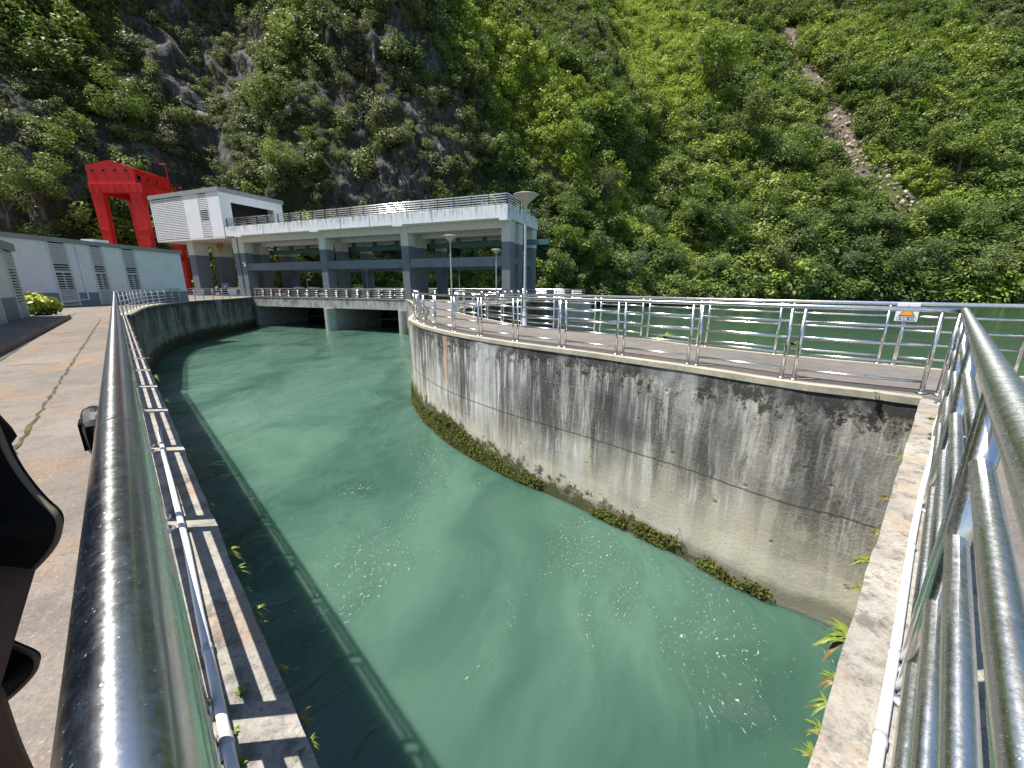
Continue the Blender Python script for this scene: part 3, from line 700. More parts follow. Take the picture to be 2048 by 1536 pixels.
# white hoist room
B0, B1, BZ0, BZ1 = 41.9, 57.4, 8.05, 14.25
box = empty('hoist_room', SV(B0, 0, BZ0), 0, 'white box-shaped hoist room with louvred strips raised on columns at the hall end', 'building')
HPsave = HP; HP = Vector(SV(B0, 0, 0)); HP.z = 0
def bb(name, mat, s0, s1, v0, v1, z0, z1, m=None, par=None): 
    b = m or MB(); b.hexa([tuple(np.array(fr(*q))-np.array([0, 0, BZ0])) for q in ((s1, v0, z0), (s0, v0, z0), (s0, v1, z0), (s1, v1, z0), (s1, v0, z1), (s0, v0, z1), (s0, v1, z1), (s1, v1, z1))])
    return b.build(name, mat, par or box) if m is None else b
lv = [(44.4, 46.4), (49.6, 57.2)]           # louvre strips along the front
solid = [(B0, 44.4), (46.4, 49.6), (57.2, B1)]
for a, c in solid: bb('wall_panel', M['roof_fascia'] if False else M['white_plaster'], a, c, 0.0, 0.3, BZ0, BZ1-0.55)
for a, c in lv:
    bb('recess', M['dark_inside'], a, c, 0.28, 0.30, BZ0, BZ1-0.55)
    fo = MB(); bb('', None, a, a+0.12, -0.03, 0.1, BZ0, BZ1-0.56, m=fo); bb('', None, c-0.12, c, -0.03, 0.1, BZ0, BZ1-0.56, m=fo)
    if c-a > 4: bb('', None, (a+c)/2-0.06, (a+c)/2+0.06, -0.03, 0.1, BZ0, BZ1-0.56, m=fo)
    f = fo.build('louvre_frame', M['louver_frame'], box)
    s_ = MB(); n = 24
    for i in range(n):
        z = BZ0+0.1+(BZ1-0.7-BZ0)*i/n
        if i in range(9, 15) and (c-a < 4): zz = 0.06
        else: zz = 0.15
        bb('', None, a+0.12, c-0.12, 0.0, 0.08, z, z+zz, m=s_)
    s_.build('louvre_slats', M['white_plaster'], f)
bb('parapet', M['parapet_grey'], B0-0.15, B1+0.15, -0.12, 9.6, BZ1-0.55, BZ1)
bb('floor_slab', M['beige_plaster'], B0, B1, 0.0, 9.4, BZ0-0.25, BZ0-0.003)
bb('back_wall', M['white_plaster'], B0, B1, 9.1, 9.4, BZ0, BZ1-0.56)
bb('left_wall', M['white_plaster'], B1-0.3, B1-0.004, 0.3, 9.1, BZ0, BZ1-0.56)
bb('side_wall', M['white_plaster'], B0+0.004, B0+0.3, 0.3, 1.5, BZ0, BZ1-0.56)
bb('side_wall', M['white_plaster'], B0+0.004, B0+0.3, 7.9, 9.1, BZ0, BZ1-0.56)
bb('side_wall', M['white_plaster'], B0+0.004, B0+0.3, 1.5, 7.9, 12.6, BZ1-0.56)
bb('inner_wall', M['dark_inside'], B0+3.0, B0+3.1, 0.3, 9.1, BZ0, BZ1-0.56)
bb('ceiling', M['beige_plaster'], B0+0.3, B0+3.0, 0.3, 9.1, BZ1-0.60, BZ1-0.56)
HP = HPsave
# lifting hooks painted in stripes under the hoist room
def hook(s, v):
    h = empty('lifting_hook', SV(s, v, 6.9), 0, None, 'hook')
    MB().hexa([(-.45,-.12,.1),(.45,-.12,.1),(.45,.12,.1),(-.45,.12,.1),(-.5,-.12,.75),(.5,-.12,.75),(.5,.12,.75),(-.5,.12,.75)]).build('block', M['hook_orange'], h)
    m_ = MB()
    for i in range(3): m_.hexa([(-.35+.25*i,-.135,.15),(-.25+.25*i,-.135,.15),(-.25+.25*i,.135,.15),(-.35+.25*i,.135,.15),(-.2+.25*i,-.135,.7),(-.1+.25*i,-.135,.7),(-.1+.25*i,.135,.7),(-.2+.25*i,.135,.7)])
    m_.build('stripe', M['dark_rail'], h)
    MB().tube([(0,0,.1),(0,0,-.1),(.14,0,-.25),(.05,0,-.4),(-.12,0,-.35),(-.16,0,-.2)], .07, 8).build('hook', M['hook_orange'], h, smooth=True)
    MB().tube([(0,0,.75),(0,0,1.0)], .05, 6).build('rope', M['dark_rail'], h)
    return h
tag(hook(49.0, 3.5), 'orange and black striped lifting hook under the hoist room, left one'); tag(hook(43.2, 3.5), 'orange and black striped lifting hook beside the leftmost hall column, right one')

# bridge deck, piers and gates under the hall
br = empty('bridge', SV(12.6, 0), 0, 'flat concrete bridge over the channel mouth with a streaked front face', 'bridge')
HP = Vector(SV(12.6, 0))
hb('deck_slab', M['bridge_fascia'], 12.6, 38.3, 0.0, 11.9, -1.25, -0.03, par=br, bevel=0.03)
hb('kerb', M['edge_concrete'], 12.6, 38.3, -0.05, 0.42, -0.028, 0.03, par=br)
HP = HPsave
def pier(s0, s1, label):
    c = ((s0+s1)/2); r = (s1-s0)/2
    p = empty('bridge_pier', SV(c, 0, WZ), 0, label, 'pier'); o = np.array(SV(c, 0)[:2])
    pts = [SV(s0, 11)[:2], SV(s0, 0.3)[:2]] + [SV(c-r*math.cos(a), 0.3-r*1.1*math.sin(a))[:2] for a in np.linspace(0.2, math.pi-0.2, 10)] + [SV(s1, 0.3)[:2], SV(s1, 11)[:2]]
    pts = [(q[0]-o[0], q[1]-o[1]) for q in pts][::-1]
    MB().prism(pts, -2.0, -1.26-WZ).build('shaft', M['pit_plaster'], p)
    return p
pier(23.6, 25.2, 'round-nosed bridge pier in the middle of the channel mouth')
pier(12.4, 13.8, 'round-nosed bridge pier beside the tip of the curved wall')
def gate(s0, s1, label):
    g = empty('sluice_gate', SV((s0+s1)/2, 8.5, WZ), 0, label, 'gate'); o = np.array([*SV((s0+s1)/2, 8.5)[:2], WZ])
    def P(s, v, z): return tuple(np.array(SV(s, v, z))-o)
    MB().hexa([P(s1,8.5,WZ-1),P(s0,8.5,WZ-1),P(s0,8.8,WZ-1),P(s1,8.8,WZ-1),P(s1,8.5,-1.3),P(s0,8.5,-1.3),P(s0,8.8,-1.3),P(s1,8.8,-1.3)]).build('panel', M['dark_inside'], g)
    m_ = MB(); n = 3
    for i in range(n):
        a = s0+0.3+(s1-s0-0.6)*i/n; c = s0+0.3+(s1-s0-0.6)*(i+1)/n
        m_.tube([P(a, 7.6, WZ+0.9), P((a+c)/2, 7.6, -1.35), P(c, 7.6, WZ+0.9)], 0.09, 6)
    m_.tube([P(s0, 7.6, WZ+0.9), P(s1, 7.6, WZ+0.9)], 0.13, 6)
    m_.build('truss', M['grey_band'], g)
gate(13.8, 23.6, 'dark sluice gate with slanting braces, right opening under the bridge'); gate(25.2, 38.2, 'dark sluice gate in the left opening under the bridge')
b = MB(); HP = Vector((0, 0, 0))
hb('', None, 38.3, 38.8, 0.35, 12, -6, -1.26, m=b); tag(b.build('abutment_wall', M['pit_plaster']), 'left side wall of the opening under the bridge', 'wall')
HP = HPsave
# ---------------------------------------------------------------- red gantry crane
Yf, Yr = 63.0, 69.0
def onY(x, y, Y): d = ray(x, y); return O + d*(Y/d[1])
xl, xr = onY(174, 350, Yf)[0], onY(268, 350, Yf)[0]
cr = empty('gantry_crane', ((xl+xr)/2, (Yf+Yr)/2, 0), 0, 'tall bright red gantry crane standing behind the white building', 'crane')
co = np.array([(xl+xr)/2, (Yf+Yr)/2, 0])
def cb(name, x0, x1, y0, y1, z0, z1, mat='red_paint', m=None, par=None, x2=None, x3=None):
    x2 = x0 if x2 is None else x2; x3 = x1 if x3 is None else x3
    b = m or MB(); b.hexa([tuple(np.array(q)-co) for q in ((x0,y0,z0),(x1,y0,z0),(x1,y1,z0),(x0,y1,z0),(x2,y0,z1),(x3,y0,z1),(x3,y1,z1),(x2,y1,z1))])
    return b.build(name, M[mat], par or cr, bevel=0.03) if m is None else b
zt = above(174, 331, xl, Yf); zap = above(216, 320, onY(216, 320, Yf)[0], Yf); zh = above(176, 366, xl, Yf); zg = above(178, 385, xl, Yf)
xa = onY(216, 320, Yf)[0]
# machine house with a shallow gable
hp = [(xl, zh), (xr, zh), (xr, zt-0.35), (xa, zap), (xl, zt)]
b = MB(); n = len(hp)
for y in (Yf, Yr+0.3): b.v += [(x-co[0], y-co[1], z) for x, z in hp]
b.f = [(4, 3, 2, 1, 0)[::-1], (5, 6, 7, 8, 9)[::-1]] + [(i, i+5, (i+1) % 5+5, (i+1) % 5) for i in range(5)]; b.uv = [None]*len(b.f)
hs = b.build('machine_house', M['red_paint'], cr)
for k, px in enumerate((183, 206, 229, 251)):
    c = onY(px, 340, Yf); MB().box(-0.21, 0.21, -0.03, 0.03, -0.2, 0.2).build('window', M['dark_inside'], hs, loc=(c[0]-co[0], Yf-co[1]-0.02, c[2]-co[2]), bevel=0.06)
for k in range(3):
    MB().box(-0.03, 0.03, -0.22, 0.22, -0.22, 0.22).build('window', M['dark_inside'], hs, loc=(xr-co[0]+0.02, Yf-co[1]+0.7+1.5*k, zt-1.5), bevel=0.06)
MB().box(-0.03, 0.03, -0.35, 0.35, -0.45, 0.45).build('door', M['dark_rail'], hs, loc=(xr-co[0]+0.02, Yf-co[1]+0.7, zh+0.8))
cb('main_girder', xl-0.1, xr+0.9, Yf-0.15, Yf+0.8, zg, zh)
cb('main_girder', xl-0.1, xr+0.9, Yr-0.4, Yr+0.5, zg, zh)
cb('main_girder', xr-0.1, xr+0.9, Yf+0.8, Yr-0.4, zg+0.05, zh-0.02)
cb('main_girder', xl-0.1, xl+0.7, Yf+0.8, Yr-0.4, zg+0.05, zh-0.02)
zm = 3.0
for y0, y1 in ((Yf-0.05, Yf+0.75), (Yr-0.3, Yr+0.45)):
    cb('leg', xl+0.25, xl+1.35, y0, y1, 0, zg, x2=xl-0.05, x3=xl+1.65)
    cb('leg', xr-0.9, xr+0.35, y0, y1, 0, zg, x2=xr-1.25, x3=xr+0.5)
cb('cross_beam', xr-0.6, xr+0.25, Yf+0.75, Yr-0.3, 5.6, 6.3)
cb('cross_beam', xr-0.6, xr+0.25, Yf+0.75, Yr-0.3, 0.3, 1.1)
cb('cross_beam', xl+0.4, xl+1.2, Yf+0.75, Yr-0.3, 0.3, 1.1)
cb('platform', xr+0.35, xr+1.3, Yf+0.2, Yr, 8.6, 8.7)
m_ = MB()
for z in (0.35, 0.7, 1.05):
    m_.tube([(xr-co[0]+1.2, Yf-co[1]+0.2, 8.7+z), (xr-co[0]+1.2, Yr-co[1], 8.7+z)], 0.03, 6)
for k in range(5): y = Yf-co[1]+0.2+(Yr-Yf-0.2)*k/4; m_.tube([(xr-co[0]+1.2, y, 8.7), (xr-co[0]+1.2, y, 9.75)], 0.03, 6)
m_.build('handrail', M['red_paint'], cr); m_ = MB()
for z in (0.3, 0.6, 0.95):
    m_.tube([(xr-co[0]+0.85, Yf-co[1]+0.2, zh-co[2]+z), (xr-co[0]+0.85, Yr-co[1]+0.3, zh-co[2]+z)], 0.03, 6)
for k in range(5): y = Yf-co[1]+0.2+(Yr-Yf)*k/4; m_.tube([(xr-co[0]+0.85, y, zh), (xr-co[0]+0.85, y, zh+0.95)], 0.03, 6)
m_.build('handrail', M['red_paint'], cr)
m_ = MB()
for dx in (0, 0.45): m_.tube([(xr-co[0]+1.35+dx, Yr-co[1]+0.2, 8.7), (xr-co[0]+1.35+dx, Yr-co[1]+0.2, zh+1.1)], 0.04, 6)
for k in range(16): z = 8.9+(zh+0.8-8.9)*k/15; m_.tube([(xr-co[0]+1.35, Yr-co[1]+0.2, z), (xr-co[0]+1.8, Yr-co[1]+0.2, z)], 0.025, 5)
m_.build('ladder', M['red_paint'], cr)
q = np.array([xr-co[0]+0.3, Yr-co[1]-0.3, zt-0.5])
MB().tube([tuple(q), tuple(q+(-.05, 0, 1.9)), tuple(q+(-.1, 0, 2.5))], 0.05, 6).build('mast', M['red_paint'], cr)
MB().tube([tuple(q+(-.1, 0, 2.2)), tuple(q+(-.9, 0, 2.25)), tuple(q+(-1.2, 0, 2.9)), tuple(q+(-1.5, 0, 3.6))], 0.04, 6).build('wind_vane', M['red_paint'], cr)

# ---------------------------------------------------------------- white building on the left and its nearer block
pr = G(378, 602); hx = pr[0]; hy = pr[1]; hh = above(363, 502, hx, hy)
bd = empty('white_building', (hx, hy, 0), 0, 'long low white building with tall louvred windows and a grey base band', 'building')
LB = 34.0
def wb(name, mat, t0, t1, d0, d1, z0, z1, par=None, m=None, bevel=0):
    """t runs from the right corner towards the viewer, d is depth behind the front wall"""
    b = m or MB(); b.hexa([(-d1, -t1, z0), (-d0, -t1, z0), (-d0, -t0, z0), (-d1, -t0, z0), (-d1, -t1, z1), (-d0, -t1, z1), (-d0, -t0, z1), (-d1, -t0, z1)])
    return b.build(name, mat, par or bd, bevel=bevel) if m is None else b
def tt(px, y):
    P = onplane(px, y, (hx, hy, 0), (1, 0, 0)); return hy - P[1]
pan = [(tt(268, 505), tt(240, 505)), (tt(205, 505), tt(176, 505)), (tt(135, 505), tt(94, 505))]
pan.append((pan[2][1]+2.6, pan[2][1]+4.1))
ed = [0.0] + [e for p in pan for e in p] + [LB]
for i in range(0, len(ed), 2):
    wb('wall_panel', M['white_plaster'], ed[i], ed[i+1], 0.0, 0.25, 0.95, hh-0.3)
    wb('base_band', M['grey_band'], ed[i], ed[i+1], -0.012, 0.25, -0.02, 0.95)
wb('side_wall', M['white_plaster'], 0.004, 0.25, 0.25, 7, -0.02, hh-0.3); wb('back_wall', M['white_plaster'], 0, LB, 7, 7.25, -0.02, hh-0.3)
wb('roof', M['parapet_grey'], -0.1, LB, -0.10, 7.35, hh-0.3, hh)
for a, c in pan:
    f = MB(); 
    for x0, x1 in ((a, a+0.13), (c-0.13, c)): wb('', None, x0, x1, -0.06, 0.06, 0.0, hh-0.32, m=f)
    fo = f.build('window_frame', M['louver_frame'], bd)
    s_ = MB(); n = 26; zz0, zz1 = 2.9, hh-0.36
    for i in range(10): z = zz0+(zz1-zz0)*i/10; wb('', None, a+0.13, c-0.13, -0.03, 0.05, z, z+(zz1-zz0)/10*0.80, m=s_)
    for i in range(2): wb('', None, a+0.13, c-0.13, -0.03, 0.05, 2.55+0.17*i, 2.62+0.17*i, m=s_)
    s_.build('louvre_slats', M['louver_grey'], fo)
    s_ = MB(); wb('', None, a+0.13, c-0.13, -0.02, 0.05, 2.3, 2.47, m=s_)
    for i in range(6): z = 1.25+0.17*i; wb('', None, a+0.13, c-0.13, -0.03, 0.04, z, z+0.075, m=s_)
    wb('', None, (a+c)/2-0.03, (a+c)/2+0.03, -0.035, 0.045, 1.2, 2.3, m=s_)
    for i in range(7): z = 0.02+0.17*i; wb('', None, a+0.13, c-0.13, -0.03, 0.05, z, z+0.145, m=s_)
    s_.build('window_grille', M['louver_grey'], fo)
    wb('window_pane', M['dark_inside'], a+0.13, c-0.13, 0.2, 0.24, 0, hh-0.32, par=fo)
pt = tt(158, 530)
MB().tube([(0.1, -pt, hh-0.4), (0.1, -pt, 0.45), (0.1, -pt-3.4, 0.12), (0.1, -pt-4, 0.1)], 0.055, 8).build('drain_pipe', M['pvc'], bd, smooth=True)
vc = onplane(190, 481, (hx-2, hy, 0), (1, 0, 0)); MB().box(-0.5, 0.5, -0.6, 0.6, 0, 0.35).build('roof_vent', M['white_plaster'], bd, loc=(vc[0]-hx, vc[1]-hy, hh))
# nearer block
K = G(60, 640); kz = above(28, 488, K[0], K[1]); du = np.array([0.69, -0.724]); dn = np.array([0.724, 0.69])
nb = empty('utility_block', (K[0], K[1], 0), 0, 'nearer white block with dark louvres at the left edge, behind the yellow bush', 'building')
def nbx(name, mat, t0, t1, d0, d1, z0, z1, m=None, par=None):
    def P(t, d, z): q = du*t - dn*d; return (q[0], q[1], z)
    b = m or MB(); b.hexa([P(t0,d0,z0), P(t0,d1,z0), P(t1,d1,z0), P(t1,d0,z0), P(t0,d0,z1), P(t0,d1,z1), P(t1,d1,z1), P(t1,d0,z1)])
    b.f = [f[::-1] for f in b.f[-6:]] if m is None else b.f[:-6]+[f[::-1] for f in b.f[-6:]]
    return b.build(name, mat, par or nb) if m is None else b
nbx('wall_panel', M['white_plaster'], 1.75, 4.3, 0, 0.25, 1.0, kz-0.3); nbx('base_band', M['grey_band'], 1.75, 4.3, -0.012, 0.25, 0, 1.0)
nbx('wall_panel', M['white_plaster'], 6.0, 14, 0, 0.25, 0, kz-0.3); nbx('side_wall', M['white_plaster'], 0.5, 0.75, 0.25, 6, 0, kz-0.3)
nbx('roof', M['parapet_grey'], -0.15, 14, -0.15, 6.2, kz-0.3, kz)
nbx('back_wall', M['white_plaster'], 0.5, 14, 6, 6.2, 0, kz-0.3)
for a, c in ((0.0, 1.75), (4.3, 6.0)):
    f = MB(); nbx('', None, a, a+0.14, -0.05, 0.15, 0, kz-0.31, m=f); nbx('', None, c-0.14, c, -0.05, 0.15, 0, kz-0.31, m=f); f = f.build('window_frame', M['louver_frame'], nb)
    s_ = MB(); n = 24
    for i in range(n): z = 0.05+(kz-0.4)*i/n; nbx('', None, a+0.14, c-0.14, -0.03, 0.05, z, z+(0.055 if 5 < i < 18 else 0.10), m=s_)
    s_.build('louvre_slats', M['louver_grey'], f); nbx('window_pane', M['dark_inside'], a+0.14, c-0.14, 0.18, 0.22, 0, kz-0.31, par=f)
ld = MB(); base = K[:2]
q = [K[:2]-du*0.6+dn*0.05, K[:2]+du*15+dn*0.05, K[:2]+du*15+dn*1.15, K[:2]-du*0.6+dn*1.15]
ld.prism([tuple(x) for x in q][::1], -0.02, 0.16); lo = ld.build('step', M['deck_concrete']); tag(lo, 'low concrete step along the front of the nearer white block', 'step')

for k in range(7):
    x = xl+0.35+(xr-xl-0.4)*k/6; cb('stiffener', x, x+0.09, Yf-0.20, Yf-0.152, zg+0.06, zh-0.05)
for z in (2.6, 5.0, 7.4, 9.6):
    for xa_, xb_ in ((xl+0.02, xl+1.58), (xr-1.16, xr+0.44)): cb('joint_plate', xa_, xb_, Yf-0.085, Yf-0.052, z, z+0.28)
for k in range(3): cb('side_rib', xr+0.503, xr+0.54, Yr-0.3, Yr+0.4, 3.0+3*k, 3.15+3*k)
# small things on the far platform
def lamp_post(P, h, label, sc=1.0):
    l = empty('lamp_post', (P[0], P[1], -0.01), 0, label, 'lamp post', 'white lamp posts with cone shades')
    MB().lathe([(0.0, 0), (0.11, 0), (0.11, 0.03), (0.085, 0.05), (0.085, 0.55), (0.075, 0.57), (0.065, 0.62), (0.075, 0.66), (0.05, 0.72), (0.048, 1.2), (0.038, h-0.42)], seg=16).build('pole', M['lamp_pole'], l, smooth=True)
    MB().lathe([(0.03, h-0.44), (0.055, h-0.42), (0.06, h-0.36), (0.09, h-0.33), (0.40*sc, h-0.07), (0.43*sc, h-0.055), (0.43*sc, h-0.04), (0.30*sc, h-0.005), (0, h)], seg=28).build('lamp_shade', M['lamp_white'], l, smooth=True)
P1 = G(1049, 655); lamp_post(P1, above(1043, 386, P1[0], P1[1]), 'tall white lamp post with a cone shade, nearest one on the deck')
P2 = G(905, 621); lamp_post(P2, above(905, 470, P2[0], P2[1]), 'white lamp post where the deck narrows, left of the nearest one', 1.0)
P3 = G(993, 608.5); lamp_post(P3, above(993, 498, P3[0], P3[1]), 'white lamp post on the abutment edge between two other lamps', 1.0)
for px, hy_, lab in ((735, 538, 'distant small lamp post seen under the hall between the middle columns'), (919, 533, 'distant small lamp post seen just right of the lamp on the deck neck')):
    d = ray(px, 575); Y = 56.0; X = d[0]/d[1]*Y; lamp_post((X, Y), above(px, hy_, X, Y), lab, 1.3)
st = empty('steel_stair', SV(50.2, 7.5), 0, 'white steel stair leaning up behind the leftmost columns', 'stair'); sp = np.array([*SV(50.2, 7.5)[:2], 0])
for k in range(7):
    p = np.array(SV(50.0-0.30*k*0.9, 7.6, 0.4+0.55*k))-sp; MB().box(-0.7, 0.7, -0.15, 0.15, 0, 0.07).build('tread', M['white_plaster'], st, loc=tuple(p))
for v in (7.2, 8.0): MB().tube([tuple(np.array(SV(50.2, v, 0))-sp), tuple(np.array(SV(48.1, v, 4.3))-sp)], 0.07, 6).build('stringer', M['white_plaster'], st)
cbx = empty('control_cabinet', SV(45.8, 3.2), 0, 'low white cabinet with a dark fan unit on the platform left of the bridge', 'cabinet')
def lbx(par, name, mat, cs, cv, ws, wv, z0, z1, off):
    o = np.array([*off[:2], 0]); b = MB()
    b.hexa([tuple(np.array(SV(s, v, z))-o) for s, v, z in ((cs+ws,cv-wv,z0),(cs-ws,cv-wv,z0),(cs-ws,cv+wv,z0),(cs+ws,cv+wv,z0),(cs+ws,cv-wv,z1),(cs-ws,cv-wv,z1),(cs-ws,cv+wv,z1),(cs+ws,cv+wv,z1))])
    return b.build(name, mat, par, bevel=0.02)
ofs = SV(45.8, 3.2)
lbx(cbx, 'body', M['white_plaster'], 45.0, 3.2, 2.0, 0.6, 0, 1.15, ofs); lbx(cbx, 'fan_grille', M['gate_steel'], 44.6, 2.58, 0.75, 0.03, 0.15, 0.95, ofs); lbx(cbx, 'lid', M['white_plaster'], 45.0, 3.2, 2.15, 0.7, 1.15, 1.22, ofs)
ofs = SV(48.4, 3.4); ck = empty('dark_cabinet', ofs, 0, 'dark grey equipment cabinet beside the leftmost columns', 'cabinet')
lbx(ck, 'body', M['grey_paint'], 48.4, 3.4, 0.9, 0.5, 0, 1.9, ofs); lbx(ck, 'door', M['gate_steel'], 48.4, 2.88, 0.75, 0.02, 0.1, 1.0, ofs); lbx(ck, 'notice', M['louver_grey'], 48.3, 2.87, 0.3, 0.03, 1.2, 1.5, ofs)
sc_ = empty('security_camera', SV(40.0, 0.9, 4.4), 0, 'white security camera on the leftmost front column', 'camera')
MB().box(-0.12, 0.12, -0.35, 0.05, 0, 0.16).build('body', M['white_plaster'], sc_, bevel=0.02); MB().lathe([(0.0, 0), (0.14, 0.03), (0.17, 0.15), (0.15, 0.26), (0, 0.3)], (0.18, -0.3, -0.38)).build('dome', M['lamp_white'], sc_, smooth=True)
gp = empty('gooseneck_lamp', SV(33.0, 4.6), 0, 'thin white lamp with a bent neck standing on the bridge', 'lamp')
MB().tube([(0,0,0),(0,0,2.3),(0.1,0,2.45),(0.3,0,2.4)], 0.05, 8).build('pole', M['lamp_pole'], gp, smooth=True); MB().box(0.2, 0.55, -0.15, 0.15, 2.25, 2.42).build('lamp_head', M['white_plaster'], gp, bevel=0.03)
for s_, lab in ((34.2, 'flat white lid on the bridge left of the bent lamp'), (31.4, 'flat white lid on the bridge right of the bent lamp')):
    ofs = SV(s_, 4.2); t_ = empty('hatch_box', ofs, 0, lab, 'box'); lbx(t_, 'lid', M['white_plaster'], s_, 4.2, 0.75, 0.3, 1.18, 1.32, ofs); lbx(t_, 'base', M['grey_paint'], s_, 4.2, 0.6, 0.25, 0, 1.18, ofs)

# ---------------------------------------------------------------- warning sign on the lake-side railing
ps = lerp_line(ff, tsign, dfar); ps2 = lerp_line(ff, tsign+0.3, dfar); dsg = (ps-ps2)/np.linalg.norm(ps-ps2)
ang = math.atan2(dsg[1], dsg[0])
nside = np.array([dsg[1], -dsg[0]])
sg = empty('warning_sign', (ps[0]+nside[0]*0.05+dsg[0]*0.13, ps[1]+nside[1]*0.05+dsg[1]*0.13, 0), ang, 'small white warning sign with an orange triangle on the lake-side railing', 'sign')
wz0, wz1, wx = 0.84, 1.18, 0.155
MB().box(-wx, wx, -0.006, 0.006, wz0, wz1).build('plate', M['sign_white'], sg, bevel=0.004)
MB().tube([(0, 0.03, 0), (0, 0.03, wz0+0.1)], 0.018, 10).build('post', M['steel'], sg, smooth=True)
def tri(s, y, cz):
    b = MB(); pts = [(-s, cz-s*0.58), (s, cz-s*0.58), (0, cz+s*1.15)]
    b.v = [(x, y, z) for x, z in pts] + [(x, y+0.003, z) for x, z in pts]; b.f = [(0, 1, 2), (5, 4, 3), (0, 3, 4, 1), (1, 4, 5, 2), (2, 5, 3, 0)]; b.uv = [None]*5; return b
cz = 1.005
tri(0.112, -0.0095, cz).build('triangle_border', M['sign_black'], sg); tri(0.093, -0.0130, cz).build('triangle', M['sign_orange'], sg)
m_ = MB(); z0, z1 = 0.862, 0.922
for a, b_, c, d in ((-0.13, 0.13, z0, z0+0.004), (-0.13, 0.13, z1-0.004, z1), (-0.13, -0.126, z0, z1), (0.126, 0.13, z0, z1)): m_.box(a, b_, -0.0095, -0.005, c, d)
m_.build('text_frame', M['sign_violet'], sg)
try:
    cu = bpy.data.curves.new('warning_text', 'FONT'); cu.body = '当心落水'; cu.size = 0.052; cu.align_x = 'CENTER'; cu.extrude = 0.001; cu.space_character = 1.15
    to = bpy.data.objects.new('warning_text', cu); COL.objects.link(to); to.parent = sg; to.rotation_euler = (R(90), 0, 0); to.location = (0, -0.009, z0+0.012); cu.materials.append(M['sign_violet'])
    bpy.context.view_layer.update(); tm = bpy.data.meshes.new_from_object(to.evaluated_get(bpy.context.evaluated_depsgraph_get())); tm.name = 'warning_text'
    t2 = bpy.data.objects.new('warning_lettering', tm); COL.objects.link(t2); t2.parent = sg; t2.rotation_euler = to.rotation_euler; t2.location = to.location; bpy.data.objects.remove(to)
except Exception as e: print(e)

# ---------------------------------------------------------------- white conduit pipes with rings
def conduit(pts, label, rings):
    root = empty('conduit_pipe', tuple(pts[0]), 0, label, 'pipe', 'white conduit pipes lying on the copings'); o = Vector(pts[0])
    P = [Vector(p)-o for p in pts]; MB().tube([tuple(p) for p in P], 0.0165, 14).build('pipe', M['pvc'], root, smooth=True)
    L = [0]
    for a, c in zip(P[:-1], P[1:]): L.append(L[-1]+(c-a).length)
    for r_ in rings:
        for i in range(len(P)-1):
            if L[i] <= r_ < L[i+1]:
                t = (r_-L[i])/(L[i+1]-L[i]); c = P[i].lerp(P[i+1], t); d = (P[i+1]-P[i]).normalized()
                MB().tube([tuple(c-d*0.02), tuple(c+d*0.02)], 0.0195, 14).build('ring', M['pvc_ring'], root, smooth=True)
pL = [G(x, y, 0.02) for x, y in ((505, 1700), (465, 1536), (425, 1345), (400, 1230), (372, 1085), (352, 1005), (325, 896), (318, 862))]
conduit(pL, 'straight white plastic pipe lying on the left coping', (0.35, 0.8, 2.3))
pR = [G(x, y, 0.02) for x, y in ((1715, 1750), (1750, 1536), (1790, 1300), (1825, 1075), (1843, 985), (1866, 900), (1870, 850), (1882, 822), (1885, 760), (1887, 742))]
conduit(pR, 'white plastic pipe with a slight bend lying on the right coping', (0.45, 0.9, 1.9, 4.4))
pF = [G(x, y, 0.02) for x, y in ((258, 600), (262, 616), (268, 640))]

# ---------------------------------------------------------------- the mountainside behind the lake
base_pts = V2((-150, -90), (-128, -40), (-112, 0), (-100, 35), (-88, 62), (-66, 82), (-38, 92), (-8, 100), (25, 112), (60, 132), (105, 150), (150, 158), (200, 152), (250, 128), (300, 85), (335, 20), (350, -60))
bc, bt = smooth_line(base_pts, 0.85, 3)
NB = len(bc); ZS = np.r_[np.arange(-7, 150, 0.85), np.arange(150, 290, 3.0)]; NZ = len(ZS)
tg = np.gradient(bc, axis=0); tg /= np.linalg.norm(tg, axis=1)[:, None]; nout = np.c_[-tg[:, 1], tg[:, 0]]    # away from the water (travel is left to right)
kk = np.ones(41)/41; nout = np.c_[np.convolve(np.pad(nout[:, 0], 20, 'edge'), kk, 'valid'), np.convolve(np.pad(nout[:, 1], 20, 'edge'), kk, 'valid')]
nout /= np.linalg.norm(nout, axis=1)[:, None]
S_ = bt[:, None] * np.ones(NZ)[None]; Z_ = np.ones(NB)[:, None] * ZS[None]
az = np.degrees(np.arctan2(bc[:, 0], bc[:, 1]))                       # bearing from the viewer, right positive
slope = np.interp(az, [-90, -45, -30, 0, 10, 22, 45, 80], [0.55, 0.52, 0.47, 0.50, 0.62, 0.80, 0.86, 0.86])
back = slope[:, None] * np.clip(Z_, -10, 400) + 0.0009*np.clip(Z_-60, 0, 400)**2
back += np.where(Z_ < 14, -(14-Z_)*0.15, 0)*0
PX0 = bc[:, 0][:, None] + nout[:, 0][:, None]*back; PY0 = bc[:, 1][:, None] + nout[:, 1][:, None]*back
P0 = np.stack([PX0, PY0, Z_], -1)
ppx = np.full(S_.shape, -9999.0); ppy = ppx.copy()
vv_ = P0 - O; cc_ = vv_ @ FW; ok = cc_ > 5
ppx[ok] = 1024 + F*(vv_[ok] @ RT)/cc_[ok]; ppy[ok] = 768 - F*(vv_[ok] @ UP)/cc_[ok]
def hit(x, y):
    """point of the smooth mountainside seen at a photo pixel, as (distance along it, height)"""
    k = np.argmin((ppx-x)**2 + (ppy-y)**2); i, j = np.unravel_index(k, ppx.shape); return np.array([bt[i], ZS[j]])
